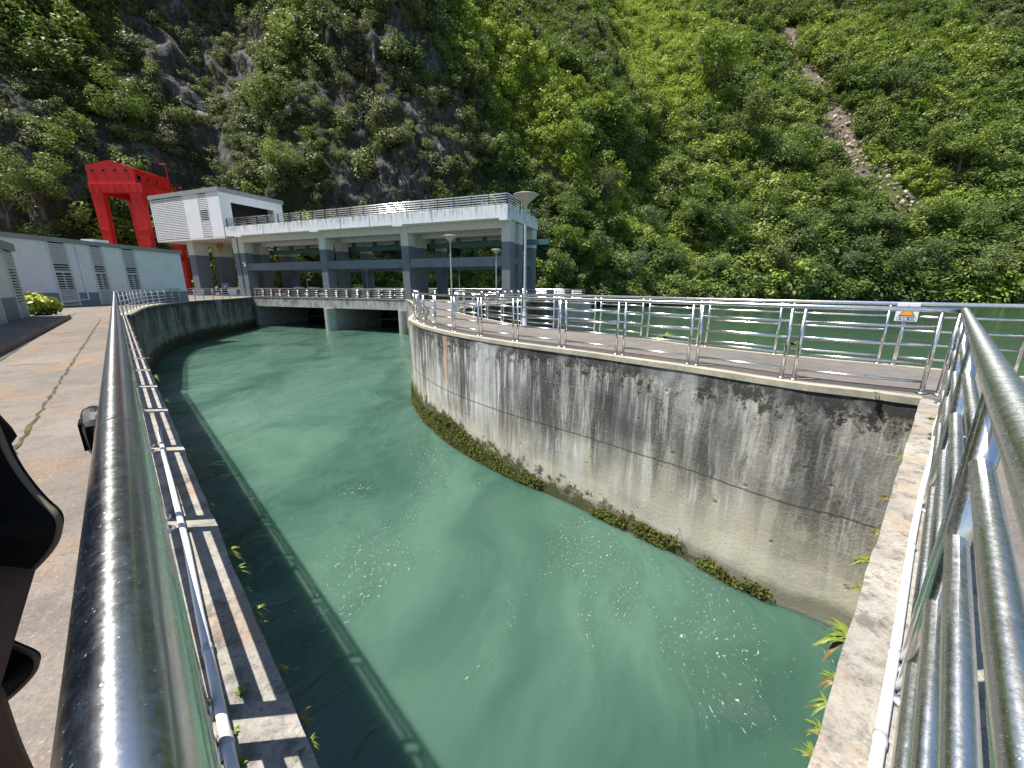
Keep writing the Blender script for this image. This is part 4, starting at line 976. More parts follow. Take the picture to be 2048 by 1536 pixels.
def pline(pts, w, soft=0.6, wob=5.0, seed=0):
    """mask round a line on the mountainside, width in metres"""
    Q = [hit(*p) for p in pts]; w = w if isinstance(w, (list, tuple)) else [w]*len(Q)
    S2 = S_ + (fbm(np.stack([S_, Z_, S_*0], -1), 1/14, 4, seed+40)-0.5)*2*wob
    Z2 = Z_ + (fbm(np.stack([S_, Z_, S_*0], -1), 1/14, 4, seed+60)-0.5)*2*wob
    best = np.full(S_.shape, 9e9)
    for a, c, wa, wc in zip(Q[:-1], Q[1:], w[:-1], w[1:]):
        d = c-a; L2 = max(1e-6, d @ d); t = np.clip(((S2-a[0])*d[0] + (Z2-a[1])*d[1])/L2, 0, 1)
        dist = np.hypot(S2-a[0]-t*d[0], (Z2-a[1]-t*d[1])) / (wa+(wc-wa)*t); best = np.minimum(best, dist)
    return np.clip((1+soft-best)/(2*soft), 0, 1)**1.0
SZ = np.stack([S_, Z_, S_*0], -1)
gul = pline([(395, -60), (390, 110), (350, 230), (385, 330), (400, 420)], [16, 13, 12, 8, 7], 0.9, 5, 1)      # dark deep gully on the left
gul2 = pline([(860, -60), (930, 120), (1010, 250), (1090, 380), (1230, 520)], [9, 8, 7, 6, 6], 1.0, 3, 2)   # sunlit grassy gully in the middle
gul3 = pline([(1255, -60), (1270, 110), (1330, 260), (1300, 420)], [9, 8, 8, 8], 1.0, 3, 3)
but = pline([(600, -60), (520, 140), (600, 330)], [22, 20, 14], 0.9, 5, 4) + pline([(760, -40), (780, 160), (830, 330)], [14, 15, 12], 0.9, 5, 5)
spur = pline([(1120, -60), (1140, 120), (1180, 260)], [14, 12, 8], 0.9, 4, 6)
scar = pline([(1560, 70), (1590, 150), (1625, 230), (1650, 290), (1700, 350), (1790, 425)], [3.2, 5, 7.5, 9.5, 7.5, 9], 0.5, 5.2, 7)*np.clip((fbm(SZ, 1/7, 4, 44)-0.26)*6, 0, 1)
fall = pline([(374, 160), (381, 185), (386, 205)], [0.9, 1.0, 0.9], 0.4, 0.8, 8) + pline([(1296, 180), (1305, 213)], [0.6, 0.7], 0.4, 0.5, 9)
rockm = pline([(450, 60), (520, 120), (700, 180), (760, 300)], [11, 11, 22, 17], 0.8, 9, 10) \
      + pline([(680, 360), (780, 370), (850, 350)], [10, 12, 9], 0.6, 5, 11) + 0.8*pline([(1100, 60), (1180, 180)], [12, 12], 0.8, 7, 12) \
      + pline([(375, 20), (345, 180), (400, 330)], [9, 9, 8], 0.7, 4, 13) + pline([(20, 200), (30, 330), (5, 420)], [6, 7, 6], 0.7, 5, 14) \
      + pline([(1700, 60), (1640, 40)], [5, 6], 0.8, 6, 15) + pline([(1950, 20), (2040, 60)], [7, 8], 0.8, 6, 16)
rockm = np.clip(rockm, 0, 1)*np.clip((fbm(SZ, 1/18, 4, 33)-0.36)*5, 0.15, 1)
sunlit_grassm = pline([(890, -60), (985, 120), (1075, 200), (1130, 230)], [11, 11, 8, 6], 0.6, 4, 20) + pline([(1290, -60), (1280, 60), (1320, 200)], [15, 15, 11], 0.7, 5, 21) \
       + pline([(1000, 190), (1090, 320), (1240, 420), (1380, 510)], [8, 9, 9, 8], 0.7, 4, 22) + 0.8*pline([(1720, 330), (1830, 400), (1900, 420)], [9, 10, 8], 0.7, 5, 23)  # sunlit slopes painted in as a brighter tint, together with pale grass
sunlit_grassm = sunlit_grassm + 0.55*pline([(560, 560), (760, 555), (980, 560)], [9, 9, 9], 0.9, 5, 25)  # tint raised here so the greenery behind the hall looks lit
sunlit_grassm = np.clip(sunlit_grassm, 0, 1)
relief = (fbm(SZ*[1, 0.55, 1], 1/42, 4, 70)-0.5)*26 + (fbm(SZ*[1, 0.45, 1], 1/11, 4, 80, True)-0.55)*6.0 + (fbm(SZ*[1, 0.16, 1]+0.22*Z_[..., None]*[1, 0, 0], 1/8.0, 3, 85, True)-0.5)*6.0
relief += but*11 + spur*13 - gul*15 - gul2*5 - gul3*5 - scar*2.0
rough_ = 0.5 + 1.1*np.clip(rockm+gul*0.5, 0, 1)
fine_ = (fbm(SZ*[1, 0.62, 1]+0.35*Z_[..., None]*[1, 0, 0], 1/4.6, 4, 90, True)-0.55)*4.6*rough_ + (fbm(SZ*[1, 0.5, 1]-0.2*Z_[..., None]*[1, 0, 0], 1/2.0, 3, 95, True)-0.5)*2.4*rough_
damp = np.clip((Z_+6)/8, 0.15, 1)
disp = (relief*np.clip((Z_+8)/20, 0.2, 1) + fine_*damp)
T = P0.copy(); T[..., 0] -= nout[:, 0][:, None]*disp; T[..., 1] -= nout[:, 1][:, None]*disp
T[..., 2] += (fbm(SZ, 1/3.1, 3, 99)-0.5)*1.6*damp
T[..., 0] += tg[:, 0][:, None]*(fbm(SZ, 1/5.0, 3, 98)-0.5)*3*damp; T[..., 1] += tg[:, 1][:, None]*(fbm(SZ, 1/5.0, 3, 98)-0.5)*3*damp
me = bpy.data.meshes.new('mountainside'); idx = np.arange(NB*NZ).reshape(NB, NZ)
faces = np.stack([idx[:-1, :-1], idx[1:, :-1], idx[1:, 1:], idx[:-1, 1:]], -1).reshape(-1, 4)
me.vertices.add(NB*NZ); me.vertices.foreach_set('co', T.reshape(-1).astype(np.float32))
me.loops.add(faces.size); me.loops.foreach_set('vertex_index', faces.reshape(-1).astype(np.int32))
me.polygons.add(len(faces)); me.polygons.foreach_set('loop_start', (np.arange(len(faces))*4).astype(np.int32)); me.update(calc_edges=True)
for nm, A in (('rockiness', rockm), ('scar', scar), ('sunlit_grass', sunlit_grassm), ('fall', np.clip(fall, 0, 1))):
    at = me.attributes.new(nm, 'FLOAT', 'POINT'); at.data.foreach_set('value', A.reshape(-1).astype(np.float32))
me.materials.append(M['rock']); to_ = bpy.data.objects.new('mountainside', me); COL.objects.link(to_); tag(to_, kind='structure')

# ---------------------------------------------------------------- foliage shapes
def leaf_cloud(n, lobes, size, seed, flat=0.35, shell=0.55, droop=0.0):
    """n small leaf faces gathered in uneven lobes (centre, radius), unit size"""
    g = np.random.default_rng(seed); lb = np.array(lobes, float); w = lb[:, 3]**2; w /= w.sum()
    k = g.choice(len(lb), n, p=w); d = g.normal(size=(n, 3)); d /= np.linalg.norm(d, axis=1)[:, None]
    r = lb[k, 3] * (shell + (1-shell)*g.random(n))*(0.85+0.4*vnoise(d*2.3+k[:, None]*5, seed)); c = lb[k, :3] + d*r[:, None]*[1, 1, 0.8]
    keep = c[:, 2] > -0.75; c = c[keep]; d = d[keep]; n = len(c)
    nrm = d*(1-flat) + g.normal(size=(n, 3))*flat*1.1 + [0, 0, 0.85]; nrm /= np.linalg.norm(nrm, axis=1)[:, None]
    a = np.cross(nrm, g.normal(size=(n, 3))); a /= np.linalg.norm(a, axis=1)[:, None]; b = np.cross(nrm, a)
    s = size*(0.6+0.8*g.random(n))[:, None]; a = a*s; b = b*s*0.55
    V = np.stack([c-a, c-b*1.0, c+a, c+b], 1).reshape(-1, 3)
    return V
def mesh_from_quads(name, V, mat):
    me = bpy.data.meshes.new(name); n = len(V)//4; me.vertices.add(len(V)); me.vertices.foreach_set('co', V.reshape(-1).astype(np.float32))
    me.loops.add(n*4); me.loops.foreach_set('vertex_index', np.arange(n*4, dtype=np.int32)); me.polygons.add(n)
    me.polygons.foreach_set('loop_start', (np.arange(n)*4).astype(np.int32)); me.update(calc_edges=True); me.materials.append(mat); return me
def lobeset(seed, n, spread, r0, r1, zs=0.7):
    g = np.random.default_rng(seed); L = [(0, 0, 0.05, r1)]
    for i in range(n):
        a = g.random()*6.283; q = spread*(0.45+0.55*g.random()); L.append((q*math.cos(a), q*math.sin(a), (g.random()-0.3)*zs, r0+(r1-r0)*g.random()))
    return L
protos = bpy.data.collections.new('shrub_shapes')
for i in range(6):
    V = leaf_cloud(520, lobeset(i+3, 5, 0.62, 0.26, 0.46), 0.075 if i < 4 else 0.06, i+50)
    o = bpy.data.objects.new('shrub_shape', mesh_from_quads('shrub_shape', V, M['shrub_leaves'])); protos.objects.link(o)

# ---------------------------------------------------------------- shrubs and bushes covering the mountainside (one mass)
fa, fb_, fc_, fd_ = [T.reshape(-1, 3)[faces[:, q]] for q in range(4)]
cen = (fa+fb_+fc_+fd_)/4; cr_ = np.cross(fc_-fa, fd_-fb_); ar = np.linalg.norm(cr_, axis=1)/2; fn = cr_/(2*ar[:, None]+1e-9)
fn[(fn @ np.array([0, -1, 0.6])) < 0] *= -1
vfl = cen-O; cc2 = vfl @ FW; u_ = np.where(cc2 > 1, 1024+F*(vfl @ RT)/np.maximum(cc2, 1), 1e6); w_ = np.where(cc2 > 1, 768-F*(vfl @ UP)/np.maximum(cc2, 1), 1e6)
inview = (u_ > -420) & (u_ < 2470) & (w_ > -260) & (cen[:, 2] > WZ+0.3)
rk = rockm.reshape(-1)[faces].mean(1); sr = scar.reshape(-1)[faces].mean(1); gs = sunlit_grassm.reshape(-1)[faces].mean(1); fl = np.clip(fall, 0, 1).reshape(-1)[faces].mean(1)
pn = fbm(cen, 1/7.0, 4, 120)
dens = np.clip(1.0 - 0.50*rk*(0.75+0.8*(pn-0.5)*2), 0.05, 1) * np.clip(1-1.6*sr, 0.0, 1) * np.clip(1-2*fl, 0, 1)
ledge = np.clip((fn[:, 2]-0.15)*2.2, 0.15, 1.4); dens = dens*(0.55+0.6*ledge)*(1+0.9*gs); dens *= np.where(rk > 0.3, np.clip((pn-0.40)*8, 0.3, 1.6), 1)
wgt = ar*dens*inview*(1+0.9*(rk > 0.3)); NSH = 62000
pick = rng.choice(len(cen), NSH, p=wgt/wgt.sum()); t1_ = rng.random((NSH, 2))
pos = fa[pick]*((1-t1_[:, :1])*(1-t1_[:, 1:])) + fb_[pick]*(t1_[:, :1]*(1-t1_[:, 1:])) + fc_[pick]*(t1_[:, :1]*t1_[:, 1:]) + fd_[pick]*((1-t1_[:, :1])*t1_[:, 1:])
dist_ = np.linalg.norm(pos[:, :2], axis=1); rkp = rk[pick]; gsp = gs[pick]; pn2 = fbm(pos, 1/16.0, 3, 140); pn3 = fbm(pos, 1/30.0, 3, 150)
sc_sh = (1.1+4.2*rng.random(NSH)**2.6)*(1-0.5*rkp)*(1-0.25*gsp)*np.interp(dist_, [80, 260], [0.9, 1.5]) * (0.75+0.7*pn2)
right = np.clip((pos[:, 0]-20)/90, 0, 1); low = np.clip((50-pos[:, 2])/50, 0, 1); sc_sh *= 1+0.45*right*low
bright = np.clip(0.17 + 1.3*gsp + (pn3-0.47)*2.2 + 0.24*rng.normal(size=NSH) - 0.10*(sc_sh > 2.6) - 0.30*right*low + 0.10*(pos[:, 0] < -55), 0, 1)
pos = pos + fn[pick]*(sc_sh*0.30)[:, None]
sm = bpy.data.meshes.new('mountain_shrubs'); sm.vertices.add(NSH); sm.vertices.foreach_set('co', pos.reshape(-1).astype(np.float32)); sm.update()
def addat(nm, typ, arr, key='value'):
    a = sm.attributes.new(nm, typ, 'POINT'); a.data.foreach_set(key, arr)
grey = np.clip(rkp*0.95 + 0.35*(pos[:, 0] < 8)*(pos[:, 0] > -75) + 0.30*rng.normal(size=NSH) - 0.15, 0, 1)*(1-gsp)
addat('grey', 'FLOAT', grey.astype(np.float32)); addat('size', 'FLOAT', sc_sh.astype(np.float32)); addat('bright', 'FLOAT', bright.astype(np.float32)); addat('rnd', 'FLOAT', rng.random(NSH).astype(np.float32))
addat('which', 'INT', rng.integers(0, 6, NSH).astype(np.int32)); rot = np.c_[rng.normal(size=NSH)*0.25, rng.normal(size=NSH)*0.25, rng.random(NSH)*6.283]
addat('rot', 'FLOAT_VECTOR', rot.reshape(-1).astype(np.float32), 'vector')
so = bpy.data.objects.new('mountain_shrubs', sm); COL.objects.link(so); tag(so, 'dense green shrubs and bushes covering the mountainside', 'shrubs', kind='stuff')
ng = bpy.data.node_groups.new('scatter', 'GeometryNodeTree'); ng.interface.new_socket('Geometry', in_out='INPUT', socket_type='NodeSocketGeometry'); ng.interface.new_socket('Geometry', in_out='OUTPUT', socket_type='NodeSocketGeometry')
N_ = ng.nodes; gi = N_.new('NodeGroupInput'); go = N_.new('NodeGroupOutput'); ip = N_.new('GeometryNodeInstanceOnPoints'); ci = N_.new('GeometryNodeCollectionInfo')
ci.inputs[0].default_value = protos; ci.inputs['Separate Children'].default_value = True; ci.inputs['Reset Children'].default_value = True
ip.inputs['Pick Instance'].default_value = True
def na(nm, typ):
    n = N_.new('GeometryNodeInputNamedAttribute'); n.data_type = typ; n.inputs[0].default_value = nm; return n.outputs[0]
L_ = ng.links; L_.new(gi.outputs[0], ip.inputs['Points']); L_.new(ci.outputs[0], ip.inputs['Instance']); L_.new(na('which', 'INT'), ip.inputs['Instance Index'])
e2r = N_.new('FunctionNodeEulerToRotation'); L_.new(na('rot', 'FLOAT_VECTOR'), e2r.inputs[0]); L_.new(e2r.outputs[0], ip.inputs['Rotation']); L_.new(na('size', 'FLOAT'), ip.inputs['Scale']); L_.new(ip.outputs[0], go.inputs[0])
md = so.modifiers.new('scatter', 'NODES'); md.node_group = ng

# ---------------------------------------------------------------- trees that can be told apart on the slope and along the far shore
crown_me = []
for i in range(5):
    V = leaf_cloud(3600, lobeset(i+31, 11, 0.70, 0.20, 0.42, 0.95), 0.036, i+80, 0.45, 0.5)
    crown_me.append(mesh_from_quads('crown', V, M['tree_leaves']))
def trunk_mesh(seed):
    g = np.random.default_rng(seed); b = MB()
    b.tube([(0, 0, -1.15), (0.03, 0.02, -0.8), (0.0, 0.03, -0.4), (0.02, 0, 0.2)], [0.07, 0.055, 0.042, 0.02], 8)
    for k in range(6):
        a = g.random()*6.28; h = -0.7+0.5*g.random(); b.tube([(0, 0, h), (0.25*math.cos(a), 0.25*math.sin(a), h+0.28), (0.5*math.cos(a), 0.5*math.sin(a), h+0.62)], [0.03, 0.02, 0.008], 6)
    o = b.build('trunk', M['bark'], smooth=True); m = o.data; bpy.data.objects.remove(o); return m
trunk_me = [trunk_mesh(i) for i in range(3)]
Tp = T.reshape(-1, 3)-O; Tc = Tp @ FW; okT = Tc > 5
Tx = np.where(okT, 1024+F*(Tp @ RT)/np.where(okT, Tc, 1), -9999); Ty = np.where(okT, 768-F*(Tp @ UP)/np.where(okT, Tc, 1), -9999)
def slope_point(x, y):
    d2 = (Tx-x)**2 + (Ty-y)**2; c = np.where(d2 < d2.min()+60)[0]; return T.reshape(-1, 3)[c[np.argmin(Tc[c])]]
ordn = ['first', 'second', 'third', 'fourth', 'fifth', 'sixth', 'seventh', 'eighth', 'ninth', 'tenth', 'eleventh', 'twelfth', 'thirteenth', 'fourteenth']
def tree(px, py, rpx, br, label, group=None, tall=1.0, gz=None):
    P = slope_point(px, py); dist = np.linalg.norm(P-O); r = rpx/F*dist*(np.linalg.norm([1, (px-1024)/F*0.5]))**-1
    k = random.randrange(5); root = empty('tree', (P[0]-0.25*r*P[0]/dist, P[1]-0.35*r, P[2]+0.55*r*tall), random.random()*6.28, label, 'tree', group); root.scale = (r, r*0.95, r*tall)
    c = bpy.data.objects.new('crown', crown_me[k]); COL.objects.link(c); c.parent = root; c.color = (br, random.random()**1.3*(0.9 if group else 0.4), 0, 1)
    t_ = bpy.data.objects.new('trunk', trunk_me[k % 3]); COL.objects.link(t_); t_.parent = root
    return root
shore = [(1125, 545, 42, .25), (1190, 520, 46, .12), (1262, 548, 40, .35), (1335, 540, 44, .22), (1410, 556, 40, .16), (1478, 570, 30, .65), (1545, 545, 46, .20), (1620, 556, 38, .12), (1692, 545, 44, .25), (1768, 556, 40, .10), (1840, 548, 42, .30), (1915, 560, 40, .42), (1985, 545, 46, .30), (2045, 560, 40, .15)]
for i, (x, y, r_, b_) in enumerate(shore):
    tree(x, y, r_, b_, '%s tree from the left in the row along the far shore' % ordn[i], 'trees along the far shore', 0.85)
row2 = [(1150, 445, 40, .18), (1215, 400, 38, .30), (1290, 470, 42, .22), (1365, 450, 44, .40), (1450, 470, 42, .20), (1520, 440, 40, .10), (1590, 490, 44, .18), (1670, 470, 42, .25), (1750, 480, 40, .22), (1840, 470, 40, .45), (1940, 480, 42, .3)]
for i, (x, y, r_, b_) in enumerate(row2):
    tree(x, y, r_, b_, '%s tree from the left in the second row above the far shore' % ordn[i], 'trees in the second row above the shore', 0.9)
for x, y, r_, b_, lab in ((1415, 190, 58, .62, 'tall bright crowned tree standing out in the middle of the right slope'), (1480, 290, 50, .22, 'wide dark green tree just left of the landslide scar'), (1560, 340, 44, .10, 'dark dense tree beside the lower bend of the landslide scar'),
        (1240, 330, 42, .05, 'dark tree in the shade of the rocky spur, left of the bright slope'), (1180, 300, 38, .20, 'bluish green tree below the dark rocky spur'), (1660, 400, 40, .15, 'dark tree at the foot of the landslide scar, on its left'),
        (1900, 330, 40, .3, 'round tree on the slope right of the grassy patch'), (1780, 200, 40, .15, 'dark tree right of the top of the landslide scar'), (690, 470, 0, 0, None),
        (235, 440, 42, .12, 'pale bluish tree seen between the legs of the red crane'), (90, 400, 46, .22, 'broad tree on the slope left of the red crane'), (140, 330, 40, .30, 'bushy tree touching the top left corner of the red crane'),
        (30, 420, 42, .3, 'leafy tree above the roof at the left edge'), (560, 350, 34, .45, 'light green tree behind the right end of the hoist room'), (250, 250, 40, .35, 'green tree on the slope right above the red crane'),
        (1120, 560, 30, .12, 'low dark tree touching the right end of the gate hall'), (1130, 500, 34, .55, 'bright leafy tree just right of the gate hall corner')):
    if lab: tree(x, y, r_, b_, lab, None, 0.95)

for i, (x, y, r_, b_) in enumerate(((560, 575, 24, .5), (600, 555, 20, .3), (705, 570, 24, .6), (745, 520, 20, .3), (780, 560, 26, .5), (862, 560, 24, .35), (930, 500, 34, .6), (960, 550, 34, .45), (905, 570, 24, .55))):
    tree(x, y, r_, b_, '%s bush from the left seen through the gate hall columns' % ordn[i], 'bushes seen through the gate hall', 0.9)
# bank behind the hall: rock and bushes read as part of the mountainside; the yellow bush by the white building
def bush(P, r, label, n=900):
    root = empty('bush', (P[0], P[1], P[2]), 0, label, 'bush'); root.scale = (r, r, r*1.25)
    V = leaf_cloud(n, lobeset(5, 6, 0.5, 0.3, 0.55, 0.3), 0.10, 9, 0.5, 0.75); up = V.reshape(-1, 4, 3)[:, :, 2].mean(1) > -0.05
    Q = V.reshape(-1, 4, 3)
    for nm, sel, mt in (('upper_leaves', up, 'bush_yellow'), ('lower_leaves', ~up, 'bush_green')):
        o = bpy.data.objects.new(nm, mesh_from_quads(nm, Q[sel].reshape(-1, 3), M[mt])); COL.objects.link(o); o.parent = root
    m_ = MB()
    for k in range(7): a = k*0.9; m_.tube([(0, 0, -0.75), (0.3*math.cos(a), 0.3*math.sin(a), -0.2), (0.5*math.cos(a), 0.5*math.sin(a), 0.2)], [0.03, 0.02, 0.008], 5)
    m_.build('stems', M['bark'], root)
PB = G(87, 637); rb_ = 30/F*np.linalg.norm(PB)*0.80
bush((PB[0], PB[1], rb_*0.58), rb_, 'rounded yellow-green bush beside the walkway in front of the white buildings', 1500)
groundstrip('verge', G(45, 642), G(118, 636), 0.5, -0.004, M['moss'], 0.4, 20, kind='structure')

# ---------------------------------------------------------------- moss and ferns on the walls
def leaf_blade(b, base, d, L, w, droop, n=4):
    """one long pointed leaf with a fold, arching over"""
    base = Vector(base); d = Vector(d).normalized(); side = d.cross(Vector((0, 0, 1))); side = side.normalized() if side.length > 0.01 else Vector((1, 0, 0)); P = []
    for i in range(n+1):
        t = i/n; c = base + d*L*t + Vector((0, 0, -droop*L*t*t)); ww = w*math.sin(math.pi*min(1, 0.12+t*0.88))**0.8 if t < 1 else 0
        P.append((c-side*ww, c+Vector((0, 0, ww*0.25)), c+side*ww))
    for (a0, a1, a2), (b0, b1, b2) in zip(P[:-1], P[1:]): b.quad(a0, a1, b1, b0); b.quad(a1, a2, b2, b1)
def fern(P, out, size, label, nl=12, brown=3, group=None):
    root = empty('fern', tuple(P), 0, label, 'fern', group); out = Vector((out[0], out[1], 0)).normalized(); al = Vector((-out.y, out.x, 0)); g, w = MB(), MB()
    for k in range(nl+brown):
        a = random.uniform(-1.1, 1.1); d = out*math.cos(a) + al*math.sin(a)*1.1 + Vector((0, 0, random.uniform(0.1, 0.9)))
        st_ = al*random.uniform(-0.3, 0.3)*size; L = size*random.uniform(0.55, 1.1)
        leaf_blade(g if k < nl else w, st_, d, L, L*0.085, random.uniform(0.4, 1.0) if k < nl else 1.2)
    g.build('green_leaves', M['fern_green'], root, smooth=True)
    if brown: w.build('brown_leaves', M['fern_brown'], root, smooth=True)
nRw = (-nR[0], -nR[1]); nLw = (0.7071, 0.7071)
def on_edge(px, py, z): return G(px, py, z)
for px, py, sz, nl, brn, lab in ((1697, 1262, 0.20, 16, 6, 'largest fern clump on the right coping edge, with long arching leaves'), (1672, 1345, 0.10, 6, 5, 'small browning fern just below the largest clump on the right edge'),
        (1660, 1392, 0.10, 7, 6, 'fern with orange-brown leaves halfway down the right coping edge'), (1650, 1450, 0.09, 8, 2, 'bright green fern near the bottom of the right coping edge'),
        (1641, 1500, 0.08, 8, 2, 'lowest fern on the right coping edge'), (1742, 1110, 0.15, 14, 5, 'leafy fern on the wall where the right coping comes down, above the largest clump'),
        (1726, 1165, 0.10, 10, 2, 'pale small fern between two larger clumps on the right edge'), (1755, 1050, 0.10, 8, 8, 'brownish trailing weed on the right edge below the wall corner'), (1785, 985, 0.12, 8, 8, 'dry orange weed on the right edge close to the wall corner'), (1808, 905, 0.12, 8, 4, 'uppermost green weed on the right edge near the wall corner')):
    q = G(px, py, -0.03); off = (q[0]*nR[0]+q[1]*nR[1]); fern((q[0]-nR[0]*(off+0.030), q[1]-nR[1]*(off+0.030), -0.07), nRw, sz*0.68, lab, nl, brn, 'ferns along the right coping edge')
for px, py, sz, nl, brn, lab in ((437, 1105, 0.11, 9, 2, 'green weed at the upper part of the left coping edge'), (452, 1140, 0.09, 8, 3, 'second green weed down the left coping edge'), (470, 1180, 0.07, 7, 1, 'small pale weed halfway down the left coping edge'),
        (486, 1222, 0.10, 9, 3, 'bright weed with brown leaves on the left coping edge'), (494, 1248, 0.06, 6, 1, 'tiny weed under the bright one on the left edge'), (530, 1340, 0.06, 3, 6, 'brown withered weed on the left coping edge near the lit gap'),
        (572, 1440, 0.07, 3, 8, 'dry brown tuft near the bottom of the left coping edge'), (590, 1495, 0.06, 6, 3, 'lowest little weed on the left coping edge'), (398, 1010, 0.07, 5, 6, 'brownish weed on the left edge beside the second lit gap'), (360, 900, 0.10, 7, 4, 'mossy weed on the left edge beside the pipe end'),
        (322, 800, 0.13, 9, 2, 'weed overhanging the distant left edge'), (300, 752, 0.22, 14, 2, 'large leafy weed on the far part of the left edge'), (286, 715, 0.22, 12, 2, 'distant leafy weed on the left edge close to the bend')):
    q = G(px, py, -0.03); off = (q[0]+q[1])/1.41421; e = 0.1768+0.030-off; fern((q[0]+0.7071*e, q[1]+0.7071*e, -0.055), nLw, sz*0.7, lab, nl, brn, 'weeds along the left coping edge')
def sprig(px, py, z, sz, label):
    P = G(px, py, z); root = empty('sprig', tuple(P), 0, label, 'weed'); b = MB()
    for k in range(14): a = k*2.4; leaf_blade(b, (0, 0, 0), (math.cos(a), math.sin(a), random.uniform(0.3, 1.2)), sz*random.uniform(0.5, 1), sz*0.09, 0.3)
    b.build('leaves', M['fern_green'], root, smooth=True)
sprig(483, 1385, 0.0, 0.045, 'tiny green sprig on the lit gap of the left coping'); sprig(462, 1468, 0.0, 0.04, 'little yellow-green sprig against the left white pipe'); sprig(480, 1530, 0, 0.04, 'tiny sprig by the left pipe at the bottom')
sprig(1752, 787, 0.0, 0.09, 'small weed on the coping under the nearest panel of the wall railing'); sprig(1862, 838, 0.0, 0.08, 'small weed on the right coping next to the pipe bend'); sprig(1585, 690, 0.0, 0.30, 'thin weed growing at the lake-side kerb'); sprig(1330, 676, 0.0, 0.42, 'wispy tall weeds at the lake-side kerb behind the railing')
# moss pads at the foot of the divide wall
V = []
g = np.random.default_rng(5); dn_ = np.r_[0, np.cumsum(np.linalg.norm(np.diff(near_c, axis=0), axis=1))]
for k in range(3000):
    u = 1.2+16.8*g.random()**0.8; lim = np.interp(u, [1, 6, 9, 11, 13, 18], [-3.82, -3.65, -3.5, -2.95, -3.35, -3.35]); z = WZ + 0.06 + (lim-WZ)*g.random()**1.9
    p = lerp_line(near_c, u, dn_); p2 = lerp_line(near_c, u+0.1, dn_); t = (p2-p)/np.linalg.norm(p2-p); nn = np.array([-t[1], t[0]])
    if fbm(np.array([[u*1.1, z*1.5, 0]]), 1, 3, 3)[0] < 0.42 - 0.10*np.exp(-((u-11)/1.6)**2): continue
    c = np.array([p[0]+nn[0]*0.03, p[1]+nn[1]*0.03, z])
    for q in range(12):
        cc = c + np.array([t[0], t[1], 0])*g.normal()*0.06 + np.array([0, 0, g.normal()*0.05]) + np.array([nn[0], nn[1], 0])*abs(g.normal())*0.025
        s = 0.012+0.020*g.random(); r3 = g.normal(size=3)*0.6+np.array([nn[0], nn[1], 0.6]); r3 /= np.linalg.norm(r3); a = np.cross(r3, g.normal(size=3)); a *= s/np.linalg.norm(a); b_ = np.cross(r3, a)
        V += [cc-a, cc-b_, cc+a, cc+b_]
mo = bpy.data.objects.new('wall_moss', mesh_from_quads('wall_moss', np.array(V), M['moss'])); COL.objects.link(mo); tag(mo, 'thick olive green moss growing on the foot of the curved wall', 'moss', kind='stuff')

# ---------------------------------------------------------------- the small black pouch hanging on the left railing
pc = onplane(196, 862, (-0.062, -0.062, 0), (1, 1, 0)); pch = empty('pouch', (pc[0], pc[1], pc[2]), R(135), 'small black pouch hanging on the inner side of the left railing', 'pouch')
b = MB(); prof = [(-0.055, 0.03), (-0.045, -0.05), (-0.01, -0.062), (0.04, -0.045), (0.055, 0.01), (0.045, 0.055), (0.0, 0.062)]
n = len(prof); b.v = [(x, -0.022, z) for x, z in prof]+[(x, 0.022, z) for x, z in prof]; b.f = [tuple(range(n)), tuple(range(2*n-1, n-1, -1))]+[(i, i+n, (i+1) % n+n, (i+1) % n) for i in range(n)]; b.uv = [None]*len(b.f)
b.build('bag', M['black_plastic'], pch, bevel=0.02); MB().box(-0.03, 0.03, 0.0225, 0.027, -0.035, 0.03).build('clip', M['black_cloth'], pch)

# ---------------------------------------------------------------- the person standing at the left edge of the picture
def skin_mesh(name, verts, edges, radii, mat, parent, sub=2):
    me = bpy.data.meshes.new(name); me.from_pydata(verts, edges, []); o = bpy.data.objects.new(name, me); COL.objects.link(o); o.parent = parent
    md = o.modifiers.new('skin', 'SKIN'); md.use_smooth_shade = True
    for i, r_ in enumerate(radii):
        v = me.skin_vertices[0].data[i]; v.radius = (r_, r_) if not isinstance(r_, tuple) else r_; v.use_root = (i == 0)
    s_ = o.modifiers.new('sub', 'SUBSURF'); s_.levels = sub; s_.render_levels = sub; me.materials.append(mat); return o
plain('skin', (0.50, 0.31, 0.22), 0.5, var=0.05); plain('hair', (0.012, 0.010, 0.009), 0.6, var=0.2, sc=60)
pz = (-1.03, 0.42)
pe = empty('person', (pz[0], pz[1], -0.01), R(105), 'person at the left edge in a black jacket with piped hems and brown trousers', 'person')
bv = [(0,0,.98),(0,0,1.18),(0,.01,1.38),(0,0,1.50),(0,.02,1.62),(0,.015,1.72), (-.17,0,1.42),(-.27,-.02,1.16),(-.24,.16,.98),(-.20,.24,.93), (.17,0,1.42),(.27,-.02,1.16),(.26,.14,.96),(.23,.24,.92), (-.10,0,.90),(-.12,.01,.50),(-.13,-.02,.09),(-.13,.10,.045), (.10,0,.90),(.12,.01,.50),(.13,-.02,.09),(.13,.10,.045)]
be = [(0,1),(1,2),(2,3),(3,4),(4,5),(2,6),(6,7),(7,8),(8,9),(2,10),(10,11),(11,12),(12,13),(0,14),(14,15),(15,16),(16,17),(0,18),(18,19),(19,20),(20,21)]
brad = [(.15,.11),(.13,.10),(.16,.11),.055,(.078,.095),(.07,.085),.06,.042,.032,.03,.06,.042,.032,.03,.085,.056,.04,.035,.085,.056,.04,.035]
body = skin_mesh('body', bv, be, brad, M['skin'], pe)
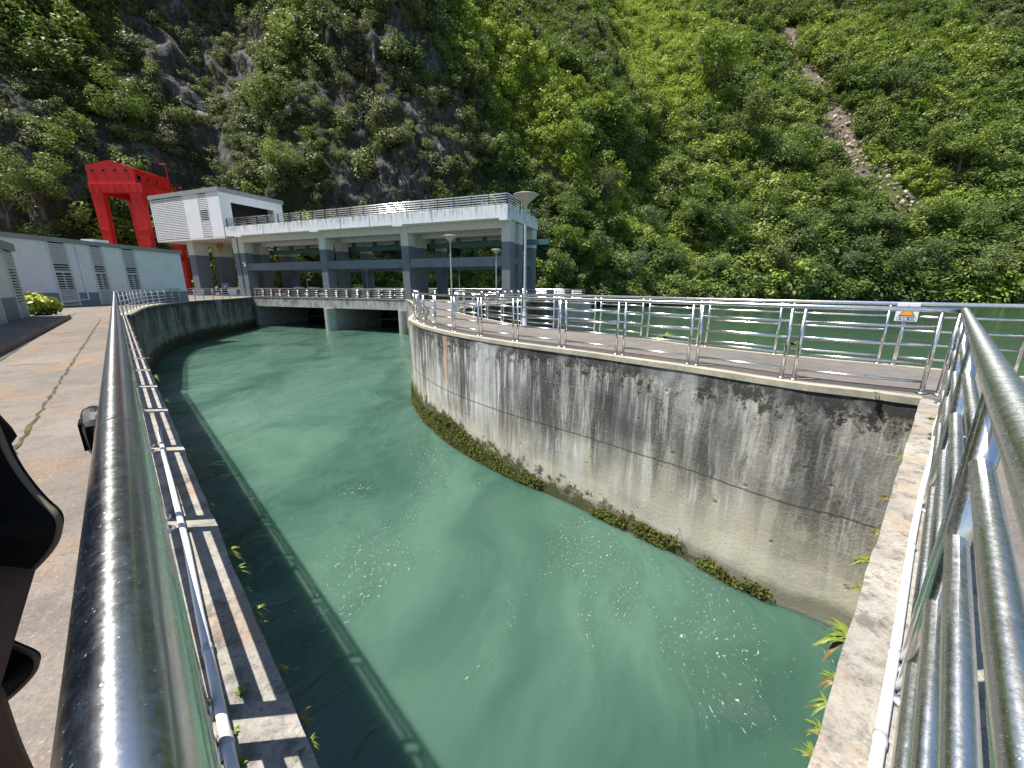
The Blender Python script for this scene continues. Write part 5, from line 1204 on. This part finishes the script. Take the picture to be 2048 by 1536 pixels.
for sx in (-1, 1):
    hx_, hy_, hz_ = 0.215*sx, .25, .925
    for k in range(5):
        if k == 0: pts = [(hx_-.02*sx, hy_-.02, hz_), (hx_-.045*sx, hy_+.01, hz_-.01), (hx_-.05*sx, hy_+.04, hz_-.03)]
        else:
            L = (.08, .09, .083, .065)[k-1]; x0 = hx_+(-.025+.017*k)*sx; pts = [(x0, hy_+.01, hz_), (x0, hy_+.02+L*.5, hz_-.012), (x0, hy_+.02+L*.8, hz_-.04)]
        MB().tube(pts, [.0095, .0085, .007], 8).build('finger', M['skin'], body, smooth=True)
skin_mesh('trousers', [(0,0,.96),(-.10,0,.88),(-.12,.01,.50),(-.13,-.01,.10),(.10,0,.88),(.12,.01,.50),(.13,-.01,.10)], [(0,1),(1,2),(2,3),(0,4),(4,5),(5,6)], [(.17,.13),.105,.085,.08,.105,.085,.08], M['brown_cloth'], pe)
for sx in (-.13, .13):
    b = MB(); rgs = []
    for y, w, h in ((-.09,.035,.05),(-.05,.045,.085),(.02,.043,.075),(.09,.048,.05),(.15,.042,.035),(.18,.02,.02)): rgs.append([(sx+w*math.cos(a), y, max(0.0, h*(0.5+0.5*math.sin(a)))+0.002) for a in np.linspace(0, 2*math.pi, 13)[:-1]])
    for r_ in rgs: b.v += r_
    for i in range(5):
        for j in range(12): b.f.append((i*12+j, i*12+(j+1) % 12, (i+1)*12+(j+1) % 12, (i+1)*12+j)); b.uv.append(None)
    b.f += [tuple(range(12))[::-1], tuple(range(60, 72))]; b.uv += [None, None]; b.build('shoe', M['black_plastic'], pe, smooth=True)
# jacket: a loose open shell that flares and ripples towards its hem
b = MB(); ns, nz = 40, 14; prof = [(1.50,.09),(1.46,.17),(1.40,.205),(1.25,.20),(1.1,.205),(1.0,.19),(.94,.195),(.88,.20)]
zz = np.linspace(1.50, .88, nz); rr_ = np.interp(zz[::-1], [q[0] for q in prof][::-1], [q[1] for q in prof][::-1])[::-1]
for i in range(nz):
    for j in range(ns):
        a = 0.35 + (2*math.pi-0.7)*j/(ns-1) + math.pi/2; k = i/(nz-1); r_ = rr_[i]*(1+0.13*k*math.sin(5*a+1.0)+0.04*k*math.sin(11*a))
        b.v.append((r_*1.12*math.cos(a), r_*0.74*math.sin(a), zz[i]-0.05*k*k*math.sin(3*a)))
for i in range(nz-1):
    for j in range(ns-1): b.f.append((i*ns+j, (i+1)*ns+j, (i+1)*ns+j+1, i*ns+j+1)); b.uv.append(None)
hem = [Vector(v) for v in b.v[(nz-1)*ns:]]
jk = b.build('jacket', M['black_cloth'], pe, smooth=True); sd_ = jk.modifiers.new('thick', 'SOLIDIFY'); sd_.thickness = 0.012
MB().tube([tuple(v) for v in hem], 0.007, 8).build('hem_piping', M['cloth_piping'], jk, smooth=True)
for sx in (-1, 1):
    MB().tube([(.17*sx,0,1.42),(.27*sx,-.02,1.17),(.25*sx,.13,1.0),(.23*sx,.19,.96)], [.085,.085,.07,.062], 14).build('sleeve', M['black_cloth'], pe, smooth=True)
# two loose flaps of the coat blown towards the railing
pe_m = (Matrix.Translation((pz[0], pz[1], -0.01)) @ Matrix.Rotation(R(105), 4, 'Z')).inverted()
def flap(outline, Y, name):
    pts = [onplane(x, y, (0, Y, 0), (0.25, 1, 0)) for x, y in outline]; c = np.mean(pts, 0); b = MB(); K = len(pts); L = []
    for s_, off in ((0.0, 0.055), (0.45, 0.045), (0.8, 0.026), (0.95, 0.010), (1.0, 0.0)): L.append([c+(p-c)*s_ + np.array([0, -off*(1+0.4*math.sin(6*i/K*math.pi)), 0]) for i, p in enumerate(pts)])
    for s_, off in ((0.95, 0.012), (0.6, 0.018), (0.0, 0.02)): L.append([c+(p-c)*s_ + np.array([0, off, 0]) for p in pts])
    b.v = [tuple(pe_m @ Vector(q)) for l in L for q in l]
    for i in range(len(L)-1):
        for j in range(K): b.f.append((i*K+j, i*K+(j+1) % K, (i+1)*K+(j+1) % K, (i+1)*K+j)); b.uv.append(None)
    o = b.build(name, M['black_cloth'], pe, smooth=True); MB().tube([tuple(pe_m @ Vector(p)) for p in pts], 0.0045, 8, closed=True).build('hem_piping', M['cloth_piping'], o, smooth=True)
def rnd_outline(p, it=2):
    P = [np.array(q, float) for q in p]
    for _ in range(it):
        Q = []
        for a, c in zip(P, P[1:]+P[:1]): Q += [a*.75+c*.25, a*.25+c*.75]
        P = Q
    return P
flap(rnd_outline([(-150, 700), (-60, 740), (-8, 850), (22, 925), (80, 1000), (120, 1032), (118, 1070), (100, 1105), (40, 1165), (-20, 1215), (-150, 1260)]), 0.40, 'coat_flap')
flap(rnd_outline([(-150, 1220), (-40, 1255), (20, 1290), (66, 1308), (76, 1322), (66, 1350), (20, 1395), (-50, 1450), (-150, 1450)]), 0.38, 'coat_flap')
for k, (z, y, rr2) in enumerate(((1.655, .10, .009), (1.655, .10, .009))):
    MB().lathe([(0, -.011), (.008, -.008), (.011, 0), (.008, .008), (0, .011)], (.028*(-1 if k else 1), .098, 1.665), 10).build('eye', M['hair'], pe, smooth=True)
MB().tube([(0, .10, 1.665), (0, .122, 1.635), (0, .112, 1.625)], [.008, .013, .009], 8).build('nose', M['skin'], pe, smooth=True); MB().tube([(-.022, .098, 1.60), (0, .106, 1.598), (.022, .098, 1.60)], .004, 6).build('mouth', M['brown_cloth'], pe, smooth=True)
for sx in (-1, 1): MB().lathe([(0, -.03), (.012, -.02), (.014, .01), (0, .03)], (.083*sx, .01, 1.655), 8).build('ear', M['skin'], pe, smooth=True)
MB().lathe([(.088, -.04), (.098, 0), (.094, .05), (.06, .085), (0, .10)], (0, -.012, 1.695), 18).build('hair', M['hair'], pe, smooth=True)


# ---------------------------------------------------------------- broken rock lying in the landslide scar
Tf = T.reshape(-1, 3); scf = scar.reshape(-1); cand = np.where(scf > 0.45)[0]
V, Fc = [], []
g = np.random.default_rng(21)
ico = np.array([(0,0,1),(.89,0,.45),(.28,.85,.45),(-.72,.53,.45),(-.72,-.53,.45),(.28,-.85,.45),(.72,.53,-.45),(-.28,.85,-.45),(-.89,0,-.45),(-.28,-.85,-.45),(.72,-.53,-.45),(0,0,-1)])
icf = [(0,1,2),(0,2,3),(0,3,4),(0,4,5),(0,5,1),(1,6,2),(2,7,3),(3,8,4),(4,9,5),(5,10,1),(6,7,2),(7,8,3),(8,9,4),(9,10,5),(10,6,1),(11,7,6),(11,8,7),(11,9,8),(11,10,9),(11,6,10)]
for c in g.choice(cand, min(len(cand), 1100), replace=False):
    r_ = 0.25+1.15*g.random()**3.5; P = Tf[c]+g.normal(size=3)*0.4; n = len(V); sc3 = np.array([1, 0.7+0.5*g.random(), 0.5+0.5*g.random()])
    V += [tuple(P+q*r_*sc3*(0.75+0.5*g.random())) for q in ico]; Fc += [tuple(n+i for i in f) for f in icf]
rm = bpy.data.meshes.new('scar_rubble'); rm.from_pydata(V, [], Fc); plain('rubble', (0.44, 0.35, 0.27), 0.9, var=0.45, sc=0.8); rm.materials.append(M['rubble'])
ro_ = bpy.data.objects.new('scar_rubble', rm); COL.objects.link(ro_); tag(ro_, 'loose pale rubble in the narrow landslide scar on the right slope', 'rubble', kind='stuff')
